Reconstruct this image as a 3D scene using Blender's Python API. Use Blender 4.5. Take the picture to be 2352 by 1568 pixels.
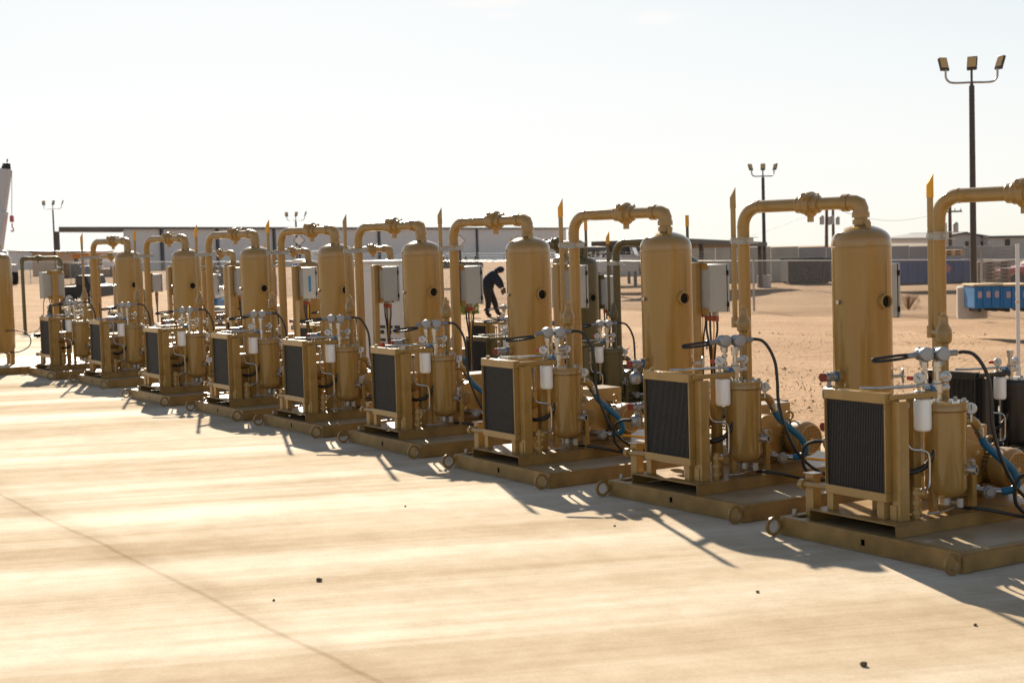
import bpy, bmesh, math, random
from mathutils import Vector, Matrix
random.seed(7)
for o in list(bpy.data.objects): bpy.data.objects.remove(o, do_unlink=True)
scn = bpy.context.scene
COL = scn.collection
V = Vector

# ------------------------------------------------------------------ camera
CW, CH, CF = 2352.0, 1568.0, 3525.0          # photo frame units used for placing things
CR = ((0.5297531757, 0.8476350037, -0.0296052911),
      (0.0386979407, -0.0590251893, -0.9975061385),
      (-0.8472685774, 0.5272863809, -0.0640705106))      # right, down, forward
CAMP = V((0, 0, 1.75))
cd = bpy.data.cameras.new('camera'); cam = bpy.data.objects.new('camera', cd); COL.objects.link(cam)
cd.sensor_width = 36; cd.lens = CF / CW * 36; cd.clip_start = 0.1; cd.clip_end = 6000
cd.dof.use_dof = True; cd.dof.focus_distance = 12.0; cd.dof.aperture_fstop = 4.8
cam.matrix_world = Matrix(((CR[0][0], -CR[1][0], -CR[2][0], 0), (CR[0][1], -CR[1][1], -CR[2][1], 0),
                           (CR[0][2], -CR[1][2], -CR[2][2], 1.75), (0, 0, 0, 1)))
scn.camera = cam
# ------------------------------------------------------------------ light
SUN_EL = math.radians(27.5)
SUN_D = V((-3.70, 1.44, 0)).normalized() * math.cos(SUN_EL) + V((0, 0, math.sin(SUN_EL)))
w = bpy.data.worlds.new('World'); scn.world = w; w.use_nodes = True
nt = w.node_tree; nt.nodes.clear()
sky = nt.nodes.new('ShaderNodeTexSky'); sky.sky_type = 'NISHITA'; sky.sun_disc = False
sky.sun_elevation = SUN_EL; sky.sun_rotation = math.atan2(SUN_D.x, SUN_D.y)
sky.air_density = 1.0; sky.dust_density = 0.25; sky.ozone_density = 1.0
bg = nt.nodes.new('ShaderNodeBackground'); bg.inputs['Strength'].default_value = 0.064
wo = nt.nodes.new('ShaderNodeOutputWorld')
def wmath(op, a, b=None, c=None):
    n = nt.nodes.new('ShaderNodeMath'); n.operation = op
    for i, v in enumerate((a, b, c)):
        if v is None: continue
        if isinstance(v, (int, float)): n.inputs[i].default_value = v
        else: nt.links.new(v, n.inputs[i])
    return n.outputs[0]
wtc = nt.nodes.new('ShaderNodeTexCoord'); wsp = nt.nodes.new('ShaderNodeSeparateXYZ'); nt.links.new(wtc.outputs['Generated'], wsp.inputs[0])
az = wmath('ARCTAN2', wsp.outputs['Y'], wsp.outputs['X']); el = wmath('ARCSINE', wsp.outputs['Z'])
wn = nt.nodes.new('ShaderNodeTexNoise'); wn.inputs['Scale'].default_value = 1.0; wn.inputs['Detail'].default_value = 6
wcx = nt.nodes.new('ShaderNodeCombineXYZ'); nt.links.new(wmath('MULTIPLY', az, 28.0), wcx.inputs[0]); nt.links.new(wmath('MULTIPLY', el, 160.0), wcx.inputs[1]); nt.links.new(wcx.outputs[0], wn.inputs['Vector'])
cloud = None
for a0, e0, wa, we, k in ((2.594, 0.1535, 0.024, 0.0032, 1.0), (2.588, 0.1455, 0.010, 0.0022, 0.7), (2.487, 0.140, 0.014, 0.0036, 1.0)):   # thin cirrus streaks: azimuth, height, length, thickness
    da = wmath('DIVIDE', wmath('SUBTRACT', az, a0), wa); de = wmath('DIVIDE', wmath('SUBTRACT', el, e0), we)
    g = wmath('MULTIPLY', wmath('EXPONENT', wmath('MULTIPLY', wmath('ADD', wmath('MULTIPLY', da, da), wmath('MULTIPLY', de, de)), -1.0)), k)
    cloud = g if cloud is None else wmath('MAXIMUM', cloud, g)
cloud = wmath('MULTIPLY', cloud, wmath('MULTIPLY_ADD', wn.outputs['Fac'], 1.4, 0.1))
wmx = nt.nodes.new('ShaderNodeMix'); wmx.data_type = 'RGBA'; wmx.clamp_factor = True; nt.links.new(cloud, wmx.inputs[0]); nt.links.new(sky.outputs[0], wmx.inputs[6]); wmx.inputs[7].default_value = (12.5, 11.5, 10.0, 1)
# hazy air evens out the glare round the sun: soft shoulder per channel, slightly greyed
wsx = nt.nodes.new('ShaderNodeSeparateXYZ'); nt.links.new(wmx.outputs[2], wsx.inputs[0]); wcb = nt.nodes.new('ShaderNodeCombineXYZ')
SK = 0.41/0.064; chs = []
for i in range(3):
    c = wmath('MAXIMUM', wsx.outputs[i], 0.001)
    chs.append(wmath('POWER', wmath('ADD', wmath('POWER', c, -3.0), SK**-3.0), -1/3))
lum = wmath('MULTIPLY', wmath('ADD', wmath('ADD', chs[0], chs[1]), chs[2]), 1/3)
for i in range(3): nt.links.new(wmath('ADD', wmath('MULTIPLY', chs[i], 0.62), wmath('MULTIPLY', lum, 0.38)), wcb.inputs[i])
nt.links.new(wcb.outputs[0], bg.inputs[0]); nt.links.new(bg.outputs[0], wo.inputs[0])
sl = bpy.data.lights.new('sun', 'SUN'); sl.energy = 4.2; sl.angle = math.radians(0.53); sl.color = (1.0, 0.88, 0.70)
so = bpy.data.objects.new('sun', sl); COL.objects.link(so)
so.rotation_mode = 'QUATERNION'; so.rotation_quaternion = SUN_D.to_track_quat('Z', 'Y')
scn.view_settings.view_transform = 'Standard'; scn.view_settings.look = 'None'
scn.view_settings.exposure = 1.35; scn.view_settings.gamma = 1.0
scn.render.engine = 'CYCLES'
scn.render.resolution_x = 1024; scn.render.resolution_y = 682

# ------------------------------------------------------------------ helpers
def ray(px, py):
    a, b = (px - CW / 2) / CF, (py - CH / 2) / CF
    return V((CR[0][i] * a + CR[1][i] * b + CR[2][i] for i in range(3)))
def sstep(a, b, x):
    t = min(1, max(0, (x - a) / (b - a))); return t * t * (3 - 2 * t)
def zg(x, y):                                   # lie of the dirt behind the apron
    if y < 8.9: return -0.14
    drop = max(0.0, y - 50) * 0.0105
    far = -1.13 - drop + min(0.75, max(0.0, (-35 - x) * 0.008))
    t = min(1.0, max(0.0, (y - 11.5) / 24.0))
    near = -0.14 - 0.10 * sstep(8.9, 9.5, y)
    return near + (far - near) * t
def at(px, py, d): return CAMP + ray(px, py) * d
def base(px, d):
    r = ray(px, 600); p = CAMP + r * d; return V((p.x, p.y, zg(p.x, p.y)))
def on_ground(px, py):
    r = ray(px, py); d = 5.0
    while d < 900:
        p = CAMP + r * d
        if p.z < zg(p.x, p.y): break
        d += 0.05 + d * 0.002
    return p, d
def zat(px, py, d): return (CAMP + ray(px, py) * d).z

# ------------------------------------------------------------------ materials
def mat(name, col, rough=0.5, metal=0.0, var=0.0, vscale=8.0, bump=0.0, bscale=40.0, spec=0.5, coat=0.0, stretch=None, emis=None):
    m = bpy.data.materials.new(name); m.use_nodes = True
    n = m.node_tree.nodes; L = m.node_tree.links; b = n['Principled BSDF']
    b.inputs['Base Color'].default_value = (*col, 1); b.inputs['Roughness'].default_value = rough
    b.inputs['Metallic'].default_value = metal; b.inputs['Specular IOR Level'].default_value = spec
    b.inputs['Coat Weight'].default_value = coat; b.inputs['Coat Roughness'].default_value = 0.12
    tc = n.new('ShaderNodeTexCoord'); src = tc.outputs['Object']
    if stretch:
        mp = n.new('ShaderNodeMapping'); mp.inputs['Scale'].default_value = stretch; L.new(src, mp.inputs[0]); src = mp.outputs[0]
    if var:
        t = n.new('ShaderNodeTexNoise'); t.inputs['Scale'].default_value = vscale; t.inputs['Detail'].default_value = 6
        L.new(src, t.inputs['Vector'])
        r = n.new('ShaderNodeValToRGB'); r.color_ramp.elements[0].position = 0.3; r.color_ramp.elements[1].position = 0.72
        r.color_ramp.elements[0].color = (*[c * (1 - var) for c in col], 1)
        r.color_ramp.elements[1].color = (*[min(1, c * (1 + var)) for c in col], 1)
        L.new(t.outputs['Fac'], r.inputs[0]); L.new(r.outputs[0], b.inputs['Base Color'])
        q = n.new('ShaderNodeMapRange'); q.inputs['To Min'].default_value = max(0.02, rough - 0.08); q.inputs['To Max'].default_value = min(1, rough + 0.12)
        L.new(t.outputs['Fac'], q.inputs['Value']); L.new(q.outputs[0], b.inputs['Roughness'])
    if bump:
        t = n.new('ShaderNodeTexNoise'); t.inputs['Scale'].default_value = bscale; t.inputs['Detail'].default_value = 4
        L.new(src, t.inputs['Vector'])
        bp = n.new('ShaderNodeBump'); bp.inputs['Strength'].default_value = bump; bp.inputs['Distance'].default_value = 0.02
        L.new(t.outputs['Fac'], bp.inputs['Height']); L.new(bp.outputs[0], b.inputs['Normal'])
    return m
M = {}
M['tan'] = mat('tan_paint', (0.318, 0.190, 0.054), 0.28, 0, 0.13, 7, 0.03, 60, coat=0.35)
M['tan_skid'] = mat('dusty_tan_paint', (0.262, 0.152, 0.044), 0.36, 0, 0.28, 7, 0.05, 50)
M['tan_tank'] = mat('tan_tank_paint', (0.318, 0.190, 0.054), 0.17, 0, 0.06, 3, 0.02, 5.0, stretch=(5, 5, 0.35), coat=0.35)
M['olive'] = mat('olive_paint', (0.115, 0.088, 0.03), 0.34, 0, 0.12, 9, 0.04, 60)
M['blackpaint'] = mat('black_paint', (0.012, 0.012, 0.013), 0.35)
M['core'] = mat('radiator_fins', (0.026, 0.027, 0.031), 0.45, 0, 0.35, 40)
M['white'] = mat('white_filter_paint', (0.88, 0.86, 0.83), 0.35)
M['steel'] = mat('bright_steel', (0.46, 0.44, 0.41), 0.27, 1.0, 0.12, 30)
M['galv'] = mat('galvanised_steel', (0.40, 0.39, 0.365), 0.42, 0.85, 0.15, 25)
M['alu'] = mat('cast_aluminium', (0.28, 0.285, 0.30), 0.36, 0.6, 0.1, 25)
M['rubber'] = mat('black_rubber', (0.014, 0.014, 0.015), 0.38)
M['dark'] = mat('dark_void', (0.006, 0.006, 0.006), 0.9)
M['blue'] = mat('blue_hose', (0.004, 0.115, 0.235), 0.45)
M['bluering'] = mat('blue_band', (0.02, 0.13, 0.30), 0.4)
M['yellow'] = mat('yellow_cap', (0.72, 0.34, 0.015), 0.45)
M['ycable'] = mat('yellow_cable', (0.78, 0.40, 0.02), 0.45)
M['red'] = mat('red_plastic', (0.42, 0.02, 0.015), 0.4)
M['redcap'] = mat('dull_red_cap', (0.25, 0.035, 0.02), 0.5)
M['orange'] = mat('orange_gland', (0.32, 0.075, 0.035), 0.45)
M['face'] = mat('gauge_face', (0.55, 0.54, 0.52), 0.35)
M['needle'] = mat('gauge_needle', (0.01, 0.01, 0.01), 0.4)
M['boxgrey'] = mat('grey_enclosure', (0.36, 0.36, 0.34), 0.42, 0, 0.06, 6)
M['rust'] = mat('rusty_gasket', (0.10, 0.035, 0.012), 0.8)
M['tape'] = mat('blue_tape', (0.012, 0.17, 0.36), 0.5)

def deck_material():
    m = mat('checker_plate', (0.36, 0.27, 0.16), 0.42, 0, 0.25, 5)
    n = m.node_tree.nodes; L = m.node_tree.links; b = n['Principled BSDF']
    tc = n.new('ShaderNodeTexCoord')
    outs = []
    for ang in (45, -45):
        mp = n.new('ShaderNodeMapping'); mp.inputs['Rotation'].default_value = (0, 0, math.radians(ang)); mp.inputs['Scale'].default_value = (1, 0.34, 1)
        L.new(tc.outputs['Object'], mp.inputs[0])
        v = n.new('ShaderNodeTexVoronoi'); v.inputs['Scale'].default_value = 52; v.inputs['Randomness'].default_value = 0.0
        L.new(mp.outputs[0], v.inputs['Vector']); outs.append(v.outputs['Distance'])
    mn = n.new('ShaderNodeMath'); mn.operation = 'MINIMUM'; L.new(outs[0], mn.inputs[0]); L.new(outs[1], mn.inputs[1])
    r = n.new('ShaderNodeValToRGB'); r.color_ramp.elements[0].position = 0.12; r.color_ramp.elements[0].color = (1, 1, 1, 1)
    r.color_ramp.elements[1].position = 0.3; r.color_ramp.elements[1].color = (0, 0, 0, 1)
    L.new(mn.outputs[0], r.inputs[0])
    bp = n.new('ShaderNodeBump'); bp.inputs['Strength'].default_value = 0.9; bp.inputs['Distance'].default_value = 0.006
    L.new(r.outputs[0], bp.inputs['Height']); L.new(bp.outputs[0], b.inputs['Normal'])
    return m
M['deck'] = deck_material()

# ------------------------------------------------------------------ mesh builder
class MB:
    def __init__(s): s.bm = bmesh.new()
    def box(s, a, b):
        (x0, y0, z0), (x1, y1, z1) = a, b
        vs = [s.bm.verts.new(c) for c in ((x0,y0,z0),(x1,y0,z0),(x1,y1,z0),(x0,y1,z0),(x0,y0,z1),(x1,y0,z1),(x1,y1,z1),(x0,y1,z1))]
        for f in ((3,2,1,0),(4,5,6,7),(0,1,5,4),(1,2,6,5),(2,3,7,6),(3,0,4,7)): s.bm.faces.new([vs[i] for i in f])
        return s
    def bar(s, p, q, wd, ht, up=(0, 0, 1)):              # box swept from p to q
        p, q = V(p), V(q); d = (q - p).normalized(); u = V(up)
        x = d.cross(u)
        if x.length < 1e-4: x = d.cross(V((1, 0, 0)))
        x.normalize(); u = x.cross(d)
        vs = []
        for e in (p, q):
            for sx, su in ((-1,-1),(1,-1),(1,1),(-1,1)): vs.append(s.bm.verts.new(e + x*sx*wd/2 + u*su*ht/2))
        for f in ((3,2,1,0),(4,5,6,7),(0,1,5,4),(1,2,6,5),(2,3,7,6),(3,0,4,7)): s.bm.faces.new([vs[i] for i in f])
        return s
    def _rings(s, rings, cap=True, closed=False):
        R = [[s.bm.verts.new(p) for p in r] for r in rings]
        k = len(R[0]); pairs = list(zip(R, R[1:])) + ([(R[-1], R[0])] if closed else [])
        for a, b in pairs:
            for i in range(k):
                j = (i + 1) % k; s.bm.faces.new((a[i], a[j], b[j], b[i]))
        if cap and not closed:
            s.bm.faces.new(R[0][::-1]); s.bm.faces.new(R[-1])
        return s
    def cyl(s, p, q, r, r2=None, n=20, cap=True):
        p, q = V(p), V(q); r2 = r if r2 is None else r2
        d = (q - p).normalized(); x = d.orthogonal().normalized(); y = d.cross(x)
        return s._rings([[e + (x*math.cos(2*math.pi*i/n) + y*math.sin(2*math.pi*i/n))*rr for i in range(n)] for e, rr in ((p, r), (q, r2))], cap)
    def lathe(s, prof, c=(0,0,0), axis=(0,0,1), n=32, cap=True):   # prof: (r, h) along axis
        c = V(c); d = V(axis).normalized(); x = d.orthogonal().normalized(); y = d.cross(x)
        return s._rings([[c + d*h + (x*math.cos(2*math.pi*i/n) + y*math.sin(2*math.pi*i/n))*max(r, 1e-4) for i in range(n)] for r, h in prof], cap)
    def ring(s, c, axis, r_out, r_in, th, n=24):          # flat washer / annulus
        h = th/2
        c = V(c); d = V(axis).normalized(); x = d.orthogonal().normalized(); y = d.cross(x)
        rr = [[c + d*hh + (x*math.cos(2*math.pi*i/n) + y*math.sin(2*math.pi*i/n))*r for i in range(n)] for r, hh in ((r_in,-h),(r_out,-h),(r_out,h),(r_in,h))]
        return s._rings(rr, False, True)
    def tube(s, pts, r, n=10, smooth=True, res=6):
        pts = [V(p) for p in pts]
        if smooth and len(pts) > 2:
            P = [pts[0]*2 - pts[1]] + pts + [pts[-1]*2 - pts[-2]]; out = []
            for i in range(1, len(P)-2):
                for k in range(res):
                    t = k/res; a, b, c, d = P[i-1], P[i], P[i+1], P[i+2]
                    out.append(0.5*((2*b) + (c-a)*t + (2*a-5*b+4*c-d)*t*t + (3*b-a-3*c+d)*t**3))
            out.append(pts[-1]); pts = out
        rings = []; x = None
        for i, p in enumerate(pts):
            d = (pts[min(i+1, len(pts)-1)] - pts[max(i-1, 0)]).normalized()
            if x is None: x = d.orthogonal().normalized()
            x = (x - d*x.dot(d)).normalized(); y = d.cross(x)
            rings.append([p + (x*math.cos(2*math.pi*k/n) + y*math.sin(2*math.pi*k/n))*r for k in range(n)])
        return s._rings(rings)
    def ball(s, c, r, sc=(1,1,1), n=16):
        mt = Matrix.Translation(V(c)) @ Matrix.Diagonal((*sc, 1))
        bmesh.ops.create_uvsphere(s.bm, u_segments=n, v_segments=n//2+2, radius=r, matrix=mt); return s
    def torus(s, c, axis, R, r, n=20, k=8):
        c = V(c); d = V(axis).normalized(); x = d.orthogonal().normalized(); y = d.cross(x); rings = []
        for i in range(n):
            a = 2*math.pi*i/n; e = x*math.cos(a) + y*math.sin(a)
            rings.append([c + e*(R + r*math.cos(2*math.pi*j/k)) + d*r*math.sin(2*math.pi*j/k) for j in range(k)])
        return s._rings(rings, False, True)
    def prism(s, pts, ext):                               # polygon (3D points) extruded by vector
        e = V(ext); a = [s.bm.verts.new(V(p)) for p in pts]; b = [s.bm.verts.new(V(p)+e) for p in pts]; k = len(pts)
        s.bm.faces.new(a[::-1]); s.bm.faces.new(b)
        for i in range(k): s.bm.faces.new((a[i], a[(i+1)%k], b[(i+1)%k], b[i]))
        return s
    def build(s, name, m, parent=None, bevel=0.0, ang=35):
        bmesh.ops.recalc_face_normals(s.bm, faces=s.bm.faces)
        me = bpy.data.meshes.new(name); s.bm.to_mesh(me); s.bm.free()
        for p in me.polygons: p.use_smooth = True
        me.set_sharp_from_angle(angle=math.radians(ang))
        me.materials.append(m if not isinstance(m, str) else M[m])
        o = bpy.data.objects.new(name, me); COL.objects.link(o)
        if parent: o.parent = parent
        if bevel:
            bv = o.modifiers.new('bevel', 'BEVEL'); bv.width = bevel; bv.segments = 2; bv.limit_method = 'ANGLE'
        return o
def tag(o, label=None, cat=None, group=None, kind=None):
    if label: o['label'] = label
    if cat: o['category'] = cat
    if group: o['group'] = group
    if kind: o['kind'] = kind
    return o
def thing(name, label, cat, loc=(0,0,0), rz=0, group=None):
    o = bpy.data.objects.new(name, None); COL.objects.link(o); o.empty_display_size = 0.2
    o.location = loc; o.rotation_euler = (0, 0, rz); return tag(o, label, cat, group)
def copy_tree(o, parent=None):
    c = o.copy(); COL.objects.link(c)
    if parent: c.parent = parent
    for ch in o.children: copy_tree(ch, c)
    return c
def walk(o):
    yield o
    for c in o.children: yield from walk(c)
def repaint(root, table, names=None):
    for o in walk(root):
        if o.type != 'MESH' or (names and o.name.split('.')[0] not in names): continue
        for s in o.material_slots:
            if s.material and s.material.name in table:
                new = table[s.material.name]; s.link = 'OBJECT'; s.material = new

# ------------------------------------------------------------------ setting: apron and dirt
def concrete_material():
    m = bpy.data.materials.new('apron_concrete'); m.use_nodes = True
    n = m.node_tree.nodes; L = m.node_tree.links; b = n['Principled BSDF']
    tc = n.new('ShaderNodeTexCoord')
    def noise(scale, sc=(1,1,1), rot=0, det=5, rough=0.55):
        mp = n.new('ShaderNodeMapping'); mp.inputs['Scale'].default_value = sc
        vr = n.new('ShaderNodeVectorRotate'); vr.rotation_type = 'Z_AXIS'; vr.inputs['Angle'].default_value = rot
        L.new(tc.outputs['Object'], vr.inputs['Vector']); L.new(vr.outputs[0], mp.inputs[0])
        t = n.new('ShaderNodeTexNoise'); t.inputs['Scale'].default_value = scale; t.inputs['Detail'].default_value = det; t.inputs['Roughness'].default_value = rough
        L.new(mp.outputs[0], t.inputs['Vector']); return t.outputs['Fac']
    def ramp(src, p0, c0, p1, c1):
        r = n.new('ShaderNodeValToRGB'); e = r.color_ramp.elements
        e[0].position, e[1].position = p0, p1; e[0].color = (*c0, 1); e[1].color = (*c1, 1); L.new(src, r.inputs[0]); return r.outputs[0]
    def mix(kind, fac, a, c):
        x = n.new('ShaderNodeMix'); x.data_type = 'RGBA'; x.blend_type = kind
        if isinstance(fac, float): x.inputs[0].default_value = fac
        else: L.new(fac, x.inputs[0])
        L.new(a, x.inputs[6]); L.new(c, x.inputs[7]); return x.outputs[2]
    rot = math.radians(-70)                               # finishing passes run across the apron; wide bands carry painted sunlit sheen
    wide = noise(1.0, (0.05, 0.9, 1), rot, 5, 0.6); fine = noise(1.0, (0.12, 9.0, 1), rot, 8, 0.72)
    blot = noise(0.5, det=8, rough=0.68); grain = noise(60, det=3); dust = noise(4.0, det=8, rough=0.7)
    col = ramp(wide, 0.36, (0.49, 0.392, 0.275), 0.60, (0.63, 0.55, 0.44))
    col = mix('MULTIPLY', 0.48, col, ramp(fine, 0.34, (0.74, 0.69, 0.62), 0.58, (1, 1, 1)))
    col = mix('MULTIPLY', 0.6, col, ramp(blot, 0.35, (0.72, 0.66, 0.58), 0.6, (1, 1, 1)))
    col = mix('MULTIPLY', 0.35, col, ramp(dust, 0.35, (0.75, 0.70, 0.62), 0.6, (1, 1, 1)))
    col = mix('MULTIPLY', 0.5, col, ramp(grain, 0.3, (0.8, 0.8, 0.8), 0.6, (1, 1, 1)))
    # sawn joint along the row and cross joints
    sp = n.new('ShaderNodeSeparateXYZ'); wob = n.new('ShaderNodeVectorMath'); wob.operation = 'ADD'
    nz = n.new('ShaderNodeTexNoise'); nz.inputs['Scale'].default_value = 1.6; nz.inputs['Detail'].default_value = 5
    L.new(tc.outputs['Object'], nz.inputs['Vector'])
    sc = n.new('ShaderNodeVectorMath'); sc.operation = 'SCALE'; sc.inputs['Scale'].default_value = 0.09
    L.new(nz.outputs['Color'], sc.inputs[0]); L.new(tc.outputs['Object'], wob.inputs[0]); L.new(sc.outputs[0], wob.inputs[1])
    L.new(wob.outputs[0], sp.inputs[0])
    def line(src, pos, wd):
        a = n.new('ShaderNodeMath'); a.operation = 'SUBTRACT'; L.new(src, a.inputs[0]); a.inputs[1].default_value = pos
        c = n.new('ShaderNodeMath'); c.operation = 'ABSOLUTE'; L.new(a.outputs[0], c.inputs[0])
        d = n.new('ShaderNodeMapRange'); d.inputs['From Min'].default_value = wd*0.35; d.inputs['From Max'].default_value = wd
        L.new(c.outputs[0], d.inputs['Value']); return d.outputs[0]
    j = line(sp.outputs['Y'], 2.77, 0.022); j2 = line(sp.outputs['Y'], 2.80, 0.16)
    col = mix('MULTIPLY', 0.38, col, ramp(j, 0.0, (0.45, 0.35, 0.25), 1.0, (1, 1, 1)))
    col = mix('MULTIPLY', 0.26, col, ramp(j2, 0.0, (0.55, 0.45, 0.35), 1.0, (1, 1, 1)))
    # a wandering hairline crack
    v = n.new('ShaderNodeTexVoronoi'); v.feature = 'DISTANCE_TO_EDGE'; v.inputs['Scale'].default_value = 0.24
    L.new(wob.outputs[0], v.inputs['Vector'])
    col = mix('MULTIPLY', 0.04, col, ramp(v.outputs['Distance'], 0.0015, (0.3, 0.22, 0.15), 0.004, (1, 1, 1)))
    L.new(col, b.inputs['Base Color'])
    rg = n.new('ShaderNodeMapRange'); rg.inputs['From Min'].default_value = 0.36; rg.inputs['From Max'].default_value = 0.62
    rg.inputs['To Min'].default_value = 0.9; rg.inputs['To Max'].default_value = 0.66
    L.new(wide, rg.inputs['Value']); L.new(rg.outputs[0], b.inputs['Roughness'])
    b.inputs['Specular IOR Level'].default_value = 0.016
    bp = n.new('ShaderNodeBump'); bp.inputs['Strength'].default_value = 0.25; bp.inputs['Distance'].default_value = 0.004
    ad = n.new('ShaderNodeMath'); ad.operation = 'ADD'; L.new(fine, ad.inputs[0]); L.new(grain, ad.inputs[1])
    L.new(ad.outputs[0], bp.inputs['Height']); L.new(bp.outputs[0], b.inputs['Normal'])
    return m
M['concrete'] = concrete_material()
def dirt_material():
    m = bpy.data.materials.new('caliche_dirt'); m.use_nodes = True
    n = m.node_tree.nodes; L = m.node_tree.links; b = n['Principled BSDF']; b.inputs['Roughness'].default_value = 0.95
    b.inputs['Specular IOR Level'].default_value = 0.15
    tc = n.new('ShaderNodeTexCoord')
    def noise(s, d=6):
        t = n.new('ShaderNodeTexNoise'); t.inputs['Scale'].default_value = s; t.inputs['Detail'].default_value = d; L.new(tc.outputs['Object'], t.inputs['Vector']); return t.outputs['Fac']
    a, c, g = noise(0.25), noise(2.2), noise(14, 8)
    r = n.new('ShaderNodeValToRGB'); e = r.color_ramp.elements; e[0].position = 0.3; e[1].position = 0.68
    e[0].color = (0.32, 0.19, 0.098, 1); e[1].color = (0.45, 0.295, 0.172, 1); L.new(a, r.inputs[0])
    r2 = n.new('ShaderNodeValToRGB'); e = r2.color_ramp.elements; e[0].position = 0.34; e[1].position = 0.58
    e[0].color = (0.62, 0.55, 0.50, 1); e[1].color = (1, 1, 1, 1); L.new(g, r2.inputs[0])
    x = n.new('ShaderNodeMix'); x.data_type = 'RGBA'; x.blend_type = 'MULTIPLY'; x.inputs[0].default_value = 0.8
    L.new(r.outputs[0], x.inputs[6]); L.new(r2.outputs[0], x.inputs[7]); L.new(x.outputs[2], b.inputs['Base Color'])
    ad = n.new('ShaderNodeMath'); ad.operation = 'ADD'; L.new(c, ad.inputs[0]); L.new(g, ad.inputs[1])
    bp = n.new('ShaderNodeBump'); bp.inputs['Strength'].default_value = 0.9; bp.inputs['Distance'].default_value = 0.07
    L.new(ad.outputs[0], bp.inputs['Height']); L.new(bp.outputs[0], b.inputs['Normal'])
    return m
M['dirt'] = dirt_material()
def pad():
    b = MB(); b.box((-75, -30, -0.22), (40, 8.9, 0)); o = b.build('concrete_pad', 'concrete'); tag(o, kind='structure')
pad()
def ground():
    bm = bmesh.new()
    xs = [-3000, -1500, -700, -400, -250, -160] + [-120 + i*2.0 for i in range(0, 66)] + [30, 60, 150, 400, 1500]
    ys = [-1500, -300, -40, 0, 5, 8.6, 8.9, 9.1, 9.3, 9.6, 10, 10.5, 11] + [11.5 + i*1.25 for i in range(0, 30)] + [52, 60, 75, 100, 150, 250, 500, 1200, 3000]
    rnd = random.Random(3)
    G = []
    for x in xs:
        G.append([bm.verts.new((x, y, zg(x, y) + (rnd.uniform(-.03, .03) if 9.6 < y < 60 and -120 < x < 12 else 0))) for y in ys])
    for i in range(len(xs)-1):
        for k in range(len(ys)-1): bm.faces.new((G[i][k], G[i+1][k], G[i+1][k+1], G[i][k+1]))
    b = MB(); b.bm.free(); b.bm = bm
    o = b.build('dirt_ground', 'dirt', ang=180); tag(o, kind='structure')
ground()

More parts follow.
